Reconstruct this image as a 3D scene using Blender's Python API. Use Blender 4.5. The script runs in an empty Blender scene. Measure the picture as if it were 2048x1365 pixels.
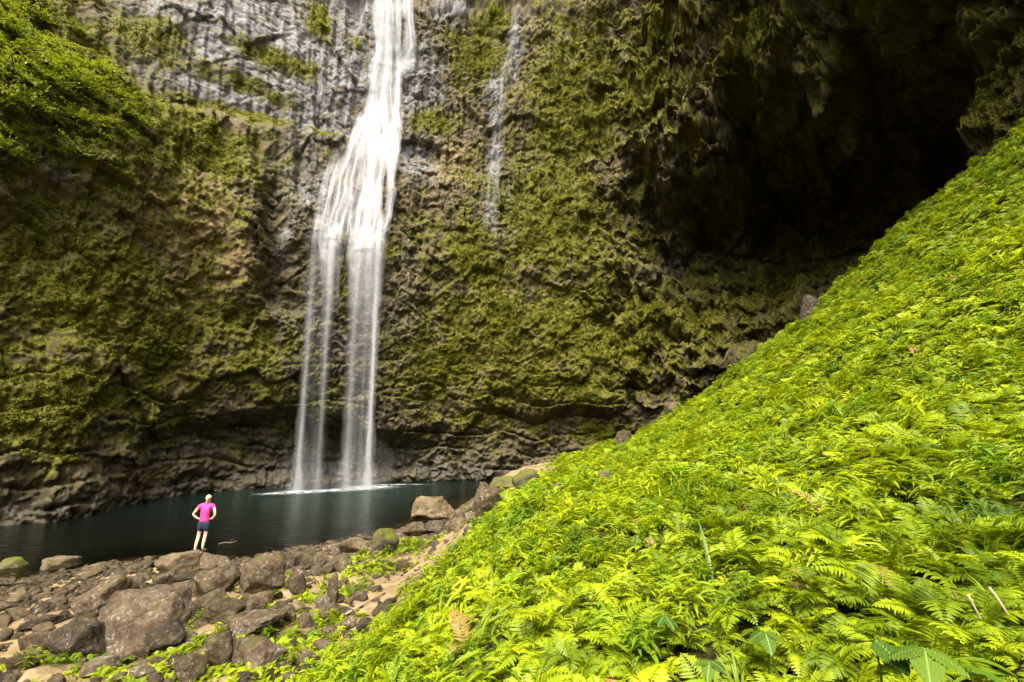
import bpy, math, random
import numpy as np

# ------------------------------------------------------------------ camera, sky, sun, exposure
SC = bpy.context.scene
COL = SC.collection
F_PX, PITCH, CAM_Z = 967.0, math.radians(9.3), 4.2      # focal length in photo pixels (2048 wide)
cam_data = bpy.data.cameras.new('camera')
cam_data.sensor_width = 36.0
cam_data.lens = F_PX / 2048 * 36.0
cam_data.clip_start, cam_data.clip_end = 0.05, 500
cam = bpy.data.objects.new('camera', cam_data)
COL.objects.link(cam)
cam.location = (0, 0, CAM_Z)
cam.rotation_euler = (math.radians(90) + PITCH, 0, 0)
SC.camera = cam

SUN_EL, SUN_AZ = math.radians(56), math.radians(191)     # azimuth clockwise from +Y
world = bpy.data.worlds.new('World')
SC.world = world
world.use_nodes = True
wn = world.node_tree
wn.nodes.clear()
w_out = wn.nodes.new('ShaderNodeOutputWorld')
w_bg = wn.nodes.new('ShaderNodeBackground')
w_hs = wn.nodes.new('ShaderNodeHueSaturation')
w_sky = wn.nodes.new('ShaderNodeTexSky')
w_sky.sky_type = 'NISHITA'
w_sky.sun_disc = False
w_sky.sun_elevation = SUN_EL
w_sky.sun_rotation = SUN_AZ
w_sky.dust_density = 4.0
w_sky.air_density = 0.8
w_hs.inputs['Saturation'].default_value = 0.12           # thin overcast
w_bg.inputs['Strength'].default_value = 0.15
wn.links.new(w_sky.outputs[0], w_hs.inputs['Color'])
wn.links.new(w_hs.outputs[0], w_bg.inputs['Color'])
wn.links.new(w_bg.outputs[0], w_out.inputs['Surface'])

sun_data = bpy.data.lights.new('sun', 'SUN')
sun_data.energy = 1.5
sun_data.angle = math.radians(24)
sun_data.color = (1.0, 0.92, 0.76)
sun = bpy.data.objects.new('sun', sun_data)
COL.objects.link(sun)
sun.location = (-20, -20, 60)
sun.rotation_euler = (math.radians(90) - SUN_EL, 0, math.pi - SUN_AZ)

SC.view_settings.view_transform = 'Standard'
SC.view_settings.look = 'None'
SC.view_settings.gamma = 1.0
SC.view_settings.use_curve_mapping = False
SC.view_settings.exposure = 2.36
SC.cycles.max_bounces = 8
SC.cycles.diffuse_bounces = 2
SC.cycles.glossy_bounces = 3
SC.cycles.transmission_bounces = 4
SC.cycles.transparent_max_bounces = 24
SC.cycles.caustics_reflective = False
SC.cycles.caustics_refractive = False

rng = np.random.default_rng(7)
random.seed(7)

# ------------------------------------------------------------------ numpy noise
def _h(ix, iy, iz, seed):
    h = (ix.astype(np.uint32) * np.uint32(374761393) + iy.astype(np.uint32) * np.uint32(668265263)
         + iz.astype(np.uint32) * np.uint32(2147483647) + np.uint32((seed * 974711 + 12345) & 0xffffffff))
    h = (h ^ (h >> np.uint32(13))) * np.uint32(1274126177)
    h = (h ^ (h >> np.uint32(16))) * np.uint32(2246822519)
    return h ^ (h >> np.uint32(15))
def _r(ix, iy, iz, seed):
    return _h(ix, iy, iz, seed).astype(np.float32) / np.float32(4294967296.0)
def vnoise(x, y, z, seed=0):
    x = np.asarray(x, np.float32); y = np.asarray(y, np.float32); z = np.asarray(z, np.float32)
    x, y, z = np.broadcast_arrays(x, y, z)
    xi, yi, zi = np.floor(x).astype(np.int64), np.floor(y).astype(np.int64), np.floor(z).astype(np.int64)
    xf, yf, zf = x - xi, y - yi, z - zi
    u, v, w = (t * t * t * (t * (t * 6 - 15) + 10) for t in (xf, yf, zf))
    out = 0
    for dx in (0, 1):
        for dy in (0, 1):
            for dz in (0, 1):
                a, b, c = xi + dx, yi + dy, zi + dz
                h = _h(a, b, c, seed)
                g = (((h & np.uint32(1023)).astype(np.float32) / 511.5 - 1) * (xf - dx)
                     + (((h >> np.uint32(10)) & np.uint32(1023)).astype(np.float32) / 511.5 - 1) * (yf - dy)
                     + (((h >> np.uint32(20)) & np.uint32(1023)).astype(np.float32) / 511.5 - 1) * (zf - dz))
                out = out + g * (u if dx else 1 - u) * (v if dy else 1 - v) * (w if dz else 1 - w)
    return out * 1.5
def fbm(x, y, z, octv=4, seed=0, gain=0.5):
    out, a, f = 0, 1.0, 1.0
    for o in range(octv):
        out = out + a * vnoise(np.asarray(x) * f, np.asarray(y) * f, np.asarray(z) * f, seed + o * 17)
        a *= gain; f *= 2.03
    return out
def cells2(x, y, seed=0, tilt=0.5):
    """2-D Voronoi blocks: a tilted facet height and the distance to the block's edge."""
    xi, yi = np.floor(x).astype(np.int64), np.floor(y).astype(np.int64)
    d1 = np.full(x.shape, 9.0, np.float32); d2 = d1.copy(); hgt = np.zeros(x.shape, np.float32)
    z0 = np.zeros_like(xi)
    for dx in (-1, 0, 1):
        for dy in (-1, 0, 1):
            a, b = xi + dx, yi + dy
            px, py = a + _r(a, b, z0, seed), b + _r(a, b, z0 + 1, seed)
            d = (px - x) ** 2 + (py - y) ** 2
            hh = _r(a, b, z0 + 2, seed) + tilt * ((x - px) * (_r(a, b, z0 + 3, seed) * 2 - 1) + (y - py) * (_r(a, b, z0 + 4, seed) * 2 - 1)) * 2
            m = d < d1
            d2 = np.where(m, d1, np.minimum(d2, d))
            hgt = np.where(m, hh, hgt)
            d1 = np.where(m, d, d1)
    return hgt - 0.5, np.sqrt(d2) - np.sqrt(d1)
def sstep(a, b, x):
    t = np.clip((x - a) / (b - a), 0, 1)
    return t * t * (3 - 2 * t)

# ------------------------------------------------------------------ mesh / material helpers
def link(o, parent=None):
    COL.objects.link(o)
    if parent is not None:
        o.parent = parent
    return o
def mesh_data(name, verts, faces, mat=None, smooth=True):
    me = bpy.data.meshes.new(name)
    verts = np.asarray(verts, np.float32)
    if isinstance(faces, np.ndarray) and faces.ndim == 2:
        n, k = faces.shape
        me.vertices.add(len(verts)); me.vertices.foreach_set('co', verts.ravel())
        me.loops.add(n * k); me.loops.foreach_set('vertex_index', faces.astype(np.int32).ravel())
        me.polygons.add(n); me.polygons.foreach_set('loop_start', np.arange(0, n * k, k, dtype=np.int32))
        me.update(calc_edges=True); me.validate()
    else:
        me.from_pydata([tuple(map(float, v)) for v in verts], [], [tuple(map(int, f)) for f in faces])
        me.update()
    if smooth:
        me.polygons.foreach_set('use_smooth', np.ones(len(me.polygons), bool))
    if mat:
        me.materials.append(mat)
    return me
def mesh_obj(name, verts, faces, mat=None, parent=None, smooth=True):
    return link(bpy.data.objects.new(name, mesh_data(name, verts, faces, mat, smooth)), parent)
def empty(name, loc=(0, 0, 0), rot=(0, 0, 0)):
    o = bpy.data.objects.new(name, None)
    o.location = loc; o.rotation_euler = rot
    o.empty_display_size = 0.2
    return link(o)
def tag(o, label=None, cat=None, group=None, kind=None):
    if label: o['label'] = label
    if cat: o['category'] = cat
    if group: o['group'] = group
    if kind: o['kind'] = kind
    return o
def attr(me, name, data, typ='FLOAT'):
    a = me.attributes.new(name, typ, 'POINT')
    data = np.asarray(data)
    if typ == 'FLOAT': a.data.foreach_set('value', data.astype(np.float32).ravel())
    elif typ == 'INT': a.data.foreach_set('value', data.astype(np.int32).ravel())
    else: a.data.foreach_set('vector', data.astype(np.float32).ravel())
class Nodes:
    """Small shorthand around a material's node tree."""
    def __init__(s, name):
        s.m = bpy.data.materials.new(name); s.m.use_nodes = True
        s.t = s.m.node_tree; s.t.nodes.clear()
        s.out = s.t.nodes.new('ShaderNodeOutputMaterial')
    def n(s, typ, **kw):
        nd = s.t.nodes.new('ShaderNode' + typ)
        for k, v in kw.items(): setattr(nd, k, v)
        return nd
    def put(s, sock, v):
        if isinstance(v, bpy.types.NodeSocket): s.t.links.new(v, sock)
        elif v is not None:
            if isinstance(v, (tuple, list)) and sock.type == 'RGBA' and len(v) == 3: v = (*v, 1)
            sock.default_value = v
    def attr(s, name, inst=False):
        nd = s.n('Attribute', attribute_name=name, attribute_type='INSTANCER' if inst else 'GEOMETRY')
        return nd.outputs['Fac']
    def obj(s): return s.n('TexCoord').outputs['Object']
    def pos(s): return s.n('NewGeometry').outputs['Position']
    def noise(s, vec, scale, detail=4, rough=0.6, stretch=None, dist=0.0):
        if stretch:
            mp = s.n('Mapping'); s.put(mp.inputs['Vector'], vec); mp.inputs['Scale'].default_value = stretch; vec = mp.outputs[0]
        nd = s.n('TexNoise'); s.put(nd.inputs['Vector'], vec)
        nd.inputs['Scale'].default_value = scale; nd.inputs['Detail'].default_value = detail
        nd.inputs['Roughness'].default_value = rough; nd.inputs['Distortion'].default_value = dist
        return nd.outputs['Fac']
    def voro(s, vec, scale, feature='F1'):
        nd = s.n('TexVoronoi', feature=feature); s.put(nd.inputs['Vector'], vec); nd.inputs['Scale'].default_value = scale
        return nd.outputs['Distance']
    def math(s, op, a, b=0.0, clamp=False):
        nd = s.n('Math', operation=op, use_clamp=clamp); s.put(nd.inputs[0], a); s.put(nd.inputs[1], b)
        return nd.outputs[0]
    def ramp(s, fac, a, b, lo=0.0, hi=1.0):
        nd = s.n('MapRange', interpolation_type='SMOOTHSTEP'); s.put(nd.inputs[0], fac)
        nd.inputs[1].default_value = a; nd.inputs[2].default_value = b; nd.inputs[3].default_value = lo; nd.inputs[4].default_value = hi
        return nd.outputs[0]
    def mix(s, fac, a, b):
        nd = s.n('Mix', data_type='RGBA'); s.put(nd.inputs[0], fac); s.put(nd.inputs[6], a); s.put(nd.inputs[7], b)
        return nd.outputs[2]
    def bump(s, h, strength=0.5, dist=0.05, normal=None):
        nd = s.n('Bump'); s.put(nd.inputs['Height'], h); nd.inputs['Strength'].default_value = strength
        nd.inputs['Distance'].default_value = dist
        if normal: s.put(nd.inputs['Normal'], normal)
        return nd.outputs[0]
    def bsdf(s, color, rough=0.8, normal=None, spec=0.3, **kw):
        nd = s.n('BsdfPrincipled'); s.put(nd.inputs['Base Color'], color); s.put(nd.inputs['Roughness'], rough)
        s.put(nd.inputs['Specular IOR Level'], spec)
        if normal: s.put(nd.inputs['Normal'], normal)
        for k, v in kw.items(): s.put(nd.inputs[k], v)
        return nd.outputs[0]
    def shmix(s, fac, a, b):
        nd = s.n('MixShader'); s.put(nd.inputs[0], fac); s.put(nd.inputs[1], a); s.put(nd.inputs[2], b)
        return nd.outputs[0]
    def done(s, sh):
        s.put(s.out.inputs['Surface'], sh); return s.m

def rock_material(name, dark, mid, light, lichen=0.5, moss=0.4, scale=1.0):
    k = Nodes(name)
    oi = k.n('ObjectInfo')
    p = k.n('VectorMath', operation='ADD'); k.put(p.inputs[0], k.obj())
    mul = k.n('VectorMath', operation='SCALE'); k.put(mul.inputs[0], oi.outputs['Location']); mul.inputs['Scale'].default_value = 3.7
    k.put(p.inputs[1], mul.outputs[0]); p = p.outputs[0]
    n1 = k.noise(p, 1.6 * scale, 6, 0.65); n2 = k.noise(p, 9 * scale, 6, 0.7); n3 = k.noise(p, 40 * scale, 4, 0.7)
    c = k.mix(k.ramp(n1, 0.35, 0.65), dark, mid)
    c = k.mix(k.math('MULTIPLY', k.ramp(n2, 0.45, 0.75), 0.7), c, light)
    sep = k.n('SeparateXYZ'); k.put(sep.inputs[0], k.n('NewGeometry').outputs['Normal'])
    up = k.ramp(sep.outputs[2], 0.1, 0.9)
    v = k.noise(p, 13 * scale, 6, 0.8, dist=0.5)
    li = k.math('MULTIPLY', k.ramp(v, 0.54, 0.62), k.math('MULTIPLY', k.ramp(n1, 0.4, 0.6), lichen))
    li = k.math('MULTIPLY', li, k.ramp(n3, 0.3, 0.55))
    c = k.mix(li, c, (0.42, 0.39, 0.36))
    mo = k.math('MULTIPLY', k.ramp(k.noise(p, 2.3 * scale, 5, 0.7), 0.60 - 0.22 * moss, 0.70 - 0.18 * moss), k.math('MULTIPLY', up, moss))
    c = k.mix(mo, c, k.mix(n3, (0.05, 0.06, 0.006), (0.14, 0.15, 0.015)))
    h = k.math('ADD', k.math('MULTIPLY', n2, 1.0), k.math('MULTIPLY', n3, 0.35))
    return k.done(k.bsdf(c, 0.9, k.bump(h, 0.9, 0.10 / scale), 0.12))
def leaf_material(name, deep, lime, inst=True, trans=0.34, rough=0.5):
    k = Nodes(name)
    t = k.attr('tint', inst)
    if not inst: t = k.n('ObjectInfo').outputs['Random']
    n = k.noise(k.obj(), 6.0, 3)
    f = k.math('ADD', k.math('MULTIPLY', t, 0.85), k.math('MULTIPLY', k.math('SUBTRACT', n, 0.5), 0.5), True)
    c = k.mix(f, deep, lime)
    b = k.bsdf(c, rough, spec=0.25)
    tr = k.n('BsdfTranslucent'); k.put(tr.inputs['Color'], k.mix(0.5, c, tuple(min(1, q * 1.5) for q in lime)))
    return k.done(k.shmix(trans, b, tr.outputs[0]))
def plain(name, color, rough=0.8, spec=0.2, var=0.0, scale=20, bump=0.0):
    k = Nodes(name); c = color; nrm = None
    n = k.noise(k.obj(), scale, 4)
    if var: c = k.mix(n, tuple(q * (1 - var) for q in color), tuple(min(1, q * (1 + var)) for q in color))
    if bump: nrm = k.bump(n, bump, 0.01)
    return k.done(k.bsdf(c, rough, nrm, spec))

# ------------------------------------------------------------------ terrain height
SHORE = np.array([(-40, 8), (-26, 10.5), (-18, 12.6), (-13.7, 13.7), (-12.2, 14.4), (-11.4, 15.6), (-9.6, 15.4), (-8.1, 15.6), (-7.2, 16.6), (-5.8, 18.1),
                  (-3.9, 20.6), (-2.8, 23.5), (-2.0, 26.9), (-0.8, 30.0), (1.5, 33.0), (4, 38)], float)
WATER_POLY = np.vstack([SHORE, [(4, 60), (-40, 60)]])
G_X = np.array([-40, -12, -6, -3, 0, 3.4, 6, 8.1, 10.9, 13.5, 15.4, 17, 18.5, 21, 30], float)
G_Z = np.array([-26, -8, -4.2, -2.1, 0, 0.65, 1.6, 2.7, 4.9, 7.0, 9.1, 10.9, 12.6, 15, 24], float)
CREST = np.array([(-6, 33), (0, 28.5), (3.4, 27.5), (6, 26), (8.1, 25), (10.9, 23.6), (13.5, 22), (15.4, 20.4), (17, 18.5), (18.6, 15.5), (19.6, 11), (20.2, 0), (21, -20)], float)
CREST_POLY = np.vstack([CREST, [(60, -20), (60, 60), (-6, 60)]])
def inside(x, y, poly):
    r = np.zeros(np.shape(x), bool)
    for (x0, y0), (x1, y1) in zip(poly, np.roll(poly, -1, 0)):
        if y0 == y1: continue
        c = ((y0 > y) != (y1 > y)) & (x < (x1 - x0) * (y - y0) / (y1 - y0) + x0)
        r ^= c
    return r
def crest_dist(x, y):
    return line_dist(x, y, CREST, CREST_POLY)
def shore_dist(x, y):
    return line_dist(x, y, SHORE, WATER_POLY)
def line_dist(x, y, LINE, POLY):
    d = np.full(np.shape(x), 1e9)
    for (x0, y0), (x1, y1) in zip(LINE[:-1], LINE[1:]):
        vx, vy = x1 - x0, y1 - y0
        t = np.clip(((x - x0) * vx + (y - y0) * vy) / (vx * vx + vy * vy), 0, 1)
        d = np.minimum(d, np.hypot(x - x0 - t * vx, y - y0 - t * vy))
    return np.where(inside(x, y, POLY), -d, d)
def ground(x, y):
    x = np.asarray(x, float); y = np.asarray(y, float)
    d = shore_dist(x, y)
    beach = np.where(d > 0, np.minimum(0.085 * d, 0.25 + 0.035 * d), np.maximum(0.2 * d, -2.4))
    g = np.interp(x, G_X, G_Z)
    g = 0.5 * g + 0.25 * (np.interp(x - 0.8, G_X, G_Z) + np.interp(x + 0.8, G_X, G_Z))
    slope = 2.85 + g - 0.05 * y
    cd = np.clip(-crest_dist(x, y), 0, None)               # beyond the crest the bank tips away
    slope = slope - np.interp(x, [0, 8, 12, 17], [.35, .55, .80, .95]) * cd * cd / (cd + 1.0)
    slope = np.where(d < 0, slope + np.minimum(0, d) * 0.6, slope)
    k = 0.35
    hh = np.clip(0.5 + 0.5 * (slope - beach) / k, 0, 1)
    z = beach * (1 - hh) + slope * hh + k * hh * (1 - hh)
    bumps = fbm(x * 0.55, y * 0.55, 0 * x + 3.3, 4, 5) * 0.16
    near = np.clip(np.hypot(x, y) / 3.0, 0.15, 1)
    return z + bumps * near * np.where(d < 0.5, 0.35, 1)
def ray(px, py):
    xc, zc = (px - 1024) / F_PX, (682.5 - py) / F_PX
    return np.array([xc, math.cos(PITCH) - zc * math.sin(PITCH), math.sin(PITCH) + zc * math.cos(PITCH)])
def on_ground(px, py, lift=0.0):
    """Where the line of sight through a photo pixel meets the ground."""
    v = ray(px, py); v = v / v[1]
    t = np.concatenate([np.arange(0.6, 12, 0.04), np.arange(12, 45, 0.1)])
    x, y, z = v[0] * t, t, CAM_Z + v[2] * t
    below = z < np.maximum(ground(x, y), 0.0 if lift == 0 else -9) + lift
    i = int(np.argmax(below)) if below.any() else len(t) - 1
    return np.array([x[i], y[i], z[i]])

# ------------------------------------------------------------------ cliff: plan curve, profile, lookup
PLAN = np.array([(-34, -14), (-31, 0), (-27.5, 10), (-23.5, 18.5), (-21.6, 21.8), (-19.4, 24.6), (-16.4, 27.8), (-13.0, 29.8), (-9, 31.6), (-4.5, 32.9), (0, 33.6), (4.5, 33.6),
                 (9.5, 32.4), (14.5, 29.6), (18.5, 25.4), (21, 20), (22.2, 14), (23, 6), (25, -4), (30, -14)], float)
def catmull(P, n=24):
    Q = np.vstack([2 * P[0] - P[1], P, 2 * P[-1] - P[-2]]); out = []
    for i in range(1, len(Q) - 2):
        t = np.linspace(0, 1, n, endpoint=False)[:, None]
        a, b, c, d = Q[i - 1], Q[i], Q[i + 1], Q[i + 2]
        out.append(0.5 * (2 * b + (c - a) * t + (2 * a - 5 * b + 4 * c - d) * t ** 2 + (3 * b - a - 3 * c + d) * t ** 3))
    return np.vstack(out + [P[-1:]])
CUR = catmull(PLAN)
SEG = np.hypot(*np.diff(CUR, axis=0).T)
CUR_S = np.concatenate([[0], np.cumsum(SEG)])
S_LEN = CUR_S[-1]
def plan_at(s):
    x, y = np.interp(s, CUR_S, CUR[:, 0]), np.interp(s, CUR_S, CUR[:, 1])
    e = 0.6
    tx = np.interp(s + e, CUR_S, CUR[:, 0]) - np.interp(s - e, CUR_S, CUR[:, 0])
    ty = np.interp(s + e, CUR_S, CUR[:, 1]) - np.interp(s - e, CUR_S, CUR[:, 1])
    L = np.hypot(tx, ty) + 1e-9
    return x, y, ty / L, -tx / L                         # point and the normal facing the pool
def s_of_x(x0):                                          # on the back wall, x grows with s
    m = (CUR_S > 35) & (CUR_S < S_LEN - 36)
    return float(np.interp(x0, CUR[m, 0], CUR_S[m]))
S_FALL, S_LEFT, S_CAVE = s_of_x(-10.5), s_of_x(-18.5), s_of_x(16.2)
H_TOP = 50.0
def profile(s, h):
    """Offset of the rock face towards the pool, before the fine relief."""
    fall = np.exp(-((s - S_FALL) / 7.5) ** 2)
    left = sstep(S_FALL - 6, S_FALL - 14, s)
    right = sstep(S_FALL + 4, S_FALL + 16, s)
    # lean back above the lip, a bench at about 24 m, steep again above it
    up = np.clip(h - 15.5, 0, None)
    o = -0.16 * np.minimum(up, 9.5)
    o = o - sstep(22.6, 25.0, h + 0.8 * np.sin(s * 0.35)) * (1.0 + 1.3 * fall + 1.6 * left) * (1 - 0.85 * right)
    o = o - 0.05 * np.clip(h - 25, 0, None) * (1 - right)
    # undercut below the lip
    dn = np.clip((15.5 - h) / 12.5, 0, 1)
    o = o - (1.7 * (1 - left) + 0.15 * left) * dn ** 0.8
    # low cave at the foot behind the falls
    gap = np.exp(-((s - (S_FALL - 1.0)) / 6.5) ** 2)
    o = o - 2.4 * gap * sstep(4.4, 3.0, h + 0.13 * (s - S_FALL)) + 1.1 * gap * sstep(1.3, 0.2, h)
    o = o - 0.8 * right * sstep(5.2, 4.2, h + 0.5 * np.sin(s * 0.9)) * sstep(S_FALL + 24, S_FALL + 14, s)
    # lower left foot steps out towards the water
    o = o + left * (0.9 * sstep(9, 0, h))
    # vegetated buttress, upper left
    but = sstep(S_FALL - 8.5, S_FALL - 14, s)
    o = o + but * (1.9 * sstep(34, 20, h) - 0.12 * np.clip(h - 18, 0, None)) - but * 0.7 * sstep(20, 11, h)
    # diagonal cleft left of the falls
    c0 = S_FALL - 4.6 - 0.16 * (h - 15)
    o = o - 1.1 * np.exp(-((s - c0) / 0.55) ** 2) * sstep(9.5, 11.5, h) * sstep(20.5, 17.5, h)
    o = o + 0.9 * np.exp(-((s - c0 + 1.7) / 1.2) ** 2) * sstep(9.5, 12, h) * sstep(22, 18, h)
    # the cave on the right: floor ramps in, ceiling hangs over
    cu = np.where(s < S_CAVE, np.exp(-np.abs((s - S_CAVE) / 7.4) ** 2.2), np.exp(-np.abs((s - S_CAVE) / 7.5) ** 4.0))
    ceil = 22.8 + 0.22 * (s - S_CAVE) + 1.3 * np.sin(s * 0.8) + 0.9 * np.sin(s * 1.9 + 1)
    fh = sstep(6.0, 18.5, h) * sstep(ceil + 2.8, ceil - 2.2, h)
    o = o - 15.0 * cu * fh
    o = o + 2.6 * sstep(S_CAVE - 12, S_CAVE, s) * sstep(ceil - 2, ceil + 4, h) - 0.0
    o = o + 3.4 * sstep(S_CAVE + 2, S_CAVE + 9, s) * sstep(ceil - 3, ceil + 5, h)
    o = o + 0.42 * sstep(S_CAVE - 9, S_CAVE + 2, s) * np.clip(h - ceil - 0.5, 0, 14)
    for ds, h0, rs, rh, am in ((5.6, 24.6, 1.5, 1.9, 2.6), (-1.0, 27.5, 1.0, 1.3, 1.5), (-5.5, 24.5, .9, 1.4, 1.3), (2.0, 26.0, .8, 1.0, 1.2)):
        o = o + am * np.exp(-((s - S_CAVE - ds - 0.5 * (h - h0)) / rs) ** 2 - ((h - h0) / rh) ** 2)
    return o
def on_wall(px, py):
    """(s, h) where a line of sight meets the cliff profile."""
    v = ray(px, py); v = v / np.linalg.norm(v)
    t = np.arange(8, 75, 0.12)
    x, y, z = v[0] * t, v[1] * t, CAM_Z + v[2] * t
    i = np.argmin((x[:, None] - CUR[None, :, 0]) ** 2 + (y[:, None] - CUR[None, :, 1]) ** 2, axis=1)
    s = CUR_S[i]
    cx, cy, nx, ny = plan_at(s)
    d = (x - cx) * nx + (y - cy) * ny
    hit = d < profile(s, z)
    k = int(np.argmax(hit)) if hit.any() else len(t) - 1
    return float(s[k]), float(z[k])
def blobs(s, h, lst):
    """Soft patches on the wall: (photo x, photo y, half width m, half height m, weight)."""
    out = np.zeros_like(s)
    for px, py, rs, rh, w in lst:
        s0, h0 = on_wall(px, py)
        out = np.maximum(out, w * np.exp(-(((s - s0) / rs) ** 2 + ((h - h0) / rh) ** 2) * 0.9))
    return out

# ------------------------------------------------------------------ cliff mesh
def cliff_patch(s_arr, h_arr):
    S, H = np.meshgrid(s_arr, h_arr, indexing='ij')
    S = S.astype(np.float32); H = H.astype(np.float32)
    wob = fbm(S * 0.35, H * 0.35, 0 * S, 3, 41)
    o = profile(S + 0.7 * wob, H + 0.9 * wob)
    o += fbm(S * 0.16, H * 0.12, 0 * S + 1.7, 4, 3) * 0.75
    low = sstep(10, 5, H)
    ws, wh = S + 0.22 * fbm(S * 0.6, H * 0.6, 0 * S + 9, 2, 21), H + 0.22 * fbm(S * 0.6, H * 0.6, 0 * S + 19, 2, 22)
    b1, e1 = cells2(ws * 0.36, wh * 0.30, 11, 0.7)
    b2, e2 = cells2(ws * 0.95, wh * (0.85 + 0.5 * low.mean()), 12, 0.8)
    b3, e3 = cells2(ws * 2.2, wh * 2.0, 13, 0.9)
    b4, e4 = cells2(ws * 4.6, wh * 4.4, 14, 0.9)
    calm = 1 - 0.55 * sstep(S_FALL - 15, S_FALL - 11, S) * sstep(S_FALL + 5, S_FALL + 2, S) * sstep(18, 22, H)
    o += b1 * 0.30 + (b2 * 0.16 + b3 * 0.11 + b4 * 0.075) * calm
    o -= 0.06 * np.exp(-(e1 / 0.05) ** 2) + 0.06 * np.exp(-(e2 / 0.07) ** 2)
    # bedding ledges in the lower wall
    ly = (H + 0.16 * (S - S_FALL) * 0.35 + 0.9 * fbm(S * 0.22, H * 0.2, 0 * S, 3, 31)) / 1.25
    fr = ly - np.floor(ly)
    amp = np.clip(0.55 + 1.1 * fbm(S * 0.3, H * 0.5, 0 * S + 8, 2, 33), 0.05, 1.3)
    o += low * amp * (0.40 * (fr - 0.5) - 0.30 * np.exp(-(fr / 0.12) ** 2))
    o += fbm(S * 1.3, H * 1.1, 0 * S + 5, 4, 51, 0.6) * 0.11
    o += fbm(S * 5.0, H * 4.0, 0 * S + 7, 2, 61) * 0.045
    # vertical flutes high up
    o += sstep(14, 22, H) * fbm(S * 1.6, H * 0.22, 0 * S + 2, 3, 71) * 0.34
    return S, H, o
HS = np.arange(s_of_x(-22.5) - 9, s_of_x(20) + 12, 0.075)
HH = np.concatenate([np.arange(-2.5, 38, 0.078), np.arange(38.1, H_TOP, 0.25)])
S, H, OFF = cliff_patch(HS, HH)
cx, cy, nx, ny = plan_at(S)
# rugged blocks where the face turns into the cave, in true space so that nothing stretches
cav = sstep(S_CAVE - 17, S_CAVE - 5, S) * sstep(3, 8, H) * sstep(40, 33, H)
qx_, qy_ = cx + nx * OFF, cy + ny * OFF
OFF = OFF + cav * (fbm(qx_ * .33, qy_ * .33, H * .42, 5, 301, .6) * 1.7)
PX, PY, PZ = cx + nx * OFF, cy + ny * OFF, H + cav * fbm(qx_ * .5 + 7, qy_ * .5, H * .5, 4, 302, .6) * 0.9
ns, nh = S.shape
def grid_faces(a, b):
    i = np.arange(a * b).reshape(a, b)
    return np.stack([i[:-1, :-1], i[1:, :-1], i[1:, 1:], i[:-1, 1:]], -1).reshape(-1, 4)
P3 = np.stack([PX, PY, PZ], -1)
du, dv = np.gradient(P3, axis=0), np.gradient(P3, axis=1)
NRM = np.cross(du, dv); NRM /= np.linalg.norm(NRM, axis=-1, keepdims=True) + 1e-9
if (NRM[..., 0] * nx + NRM[..., 1] * ny).mean() < 0: NRM = -NRM
# colour masks of the rock, in wall coordinates
nz1 = fbm(S * 0.5, H * 0.4, 0 * S + 11, 5, 81, 0.6)
nz2 = fbm(S * 1.7, H * 1.3, 0 * S + 13, 4, 91, 0.6)
pale = blobs(S, H, [(560, 60, 5, 4.5, 1), (430, 80, 4, 4, .85), (680, 130, 4, 5, 1), (620, 200, 4, 2, 1), (480, 205, 5, 1.0, 1), (840, 170, 2.2, 5, 1), (640, 260, 3, 3, .9),
                    (830, 320, 2.3, 4, .8), (990, 200, .8, 6, .9), (1030, 90, .7, 4, 1), (720, 20, 3, 3, 1), (900, 30, 2.5, 2, .8), (260, 280, 1.2, 1.2, .9), (600, 350, 2, 4, .7),
                    (570, 480, .8, 2.5, .6), (980, 420, .7, 4, .9), (988, 320, .7, 4, .9), (330, 30, 3.5, 3, .7), (300, 140, 3, 3, .6), (80, 370, 2, 1.5, .5)])
tan = blobs(S, H, [(380, 420, 3, 4, 1), (430, 520, 2.5, 3, .9), (400, 600, 2, 2, .8), (460, 250, 3, 1, .6), (900, 330, 3, 4, .7), (1000, 700, 1.5, 2.5, .7), (280, 960, 2, 1.5, .7),
                   (350, 760, 2.5, 1.5, .7), (860, 700, 1.5, 2, .7), (820, 560, 1.2, 2, .6), (1060, 840, 2, 1.2, .6), (1230, 380, 1.5, 3, .5)])
moss = blobs(S, H, [(60, 80, 5, 7, 1), (150, 200, 5, 4, 1), (380, 240, 4, .8, 1), (400, 300, 4, 2.2, .9), (130, 520, 5, 5, .75), (230, 620, 4, 3, .8), (150, 780, 4, 1.4, 1), (60, 830, 3, 1.5, 1),
                    (330, 700, 3, 2, .8), (430, 660, 2, 2, .8), (960, 110, 2.5, 2.5, 1), (980, 40, 1.6, 2, 1), (640, 40, 1, 2.2, 1), (560, 130, 2.8, 1.0, 1), (480, 170, 3, .8, .9), (300, 90, 2, 3, .7), (700, 90, 1.2, 1.5, .6), (520, 240, 3.5, .7, 1), (860, 240, 1.6, 1.6, .8),
                    (1150, 200, 4, 8, .9), (1100, 420, 5, 6, .85), (950, 520, 3, 3, .9), (1000, 640, 5, 3, .95), (1180, 660, 5, 4, .95), (880, 740, 3, 2.2, .9), (1100, 770, 5, 1.5, 1),
                    (1350, 640, 5, 3, .8), (1300, 150, 4, 6, .75), (1480, 60, 3, 4, .7), (1850, 60, 3, 3, .6), (1980, 200, 3, 3, .8), (1200, 870, 2.2, 1, .9), (700, 560, 1.3, 2, .6),
                    (520, 720, 2, 3, .6), (630, 830, 2, 2, .5), (960, 830, 2.5, 1, .6), (1550, 560, 4, 2, .6), (1700, 480, 4, 2, .6)])
up_face = np.clip(NRM[..., 2], -1, 1)
moss = np.clip(moss + 0.42 * nz1 + 0.34 * nz2 + 0.30 * up_face - 0.03 - 0.55 * pale * (1 - moss), 0, 1)
moss *= sstep(1.2, 3.2, H + 0.8 * nz1)
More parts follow.
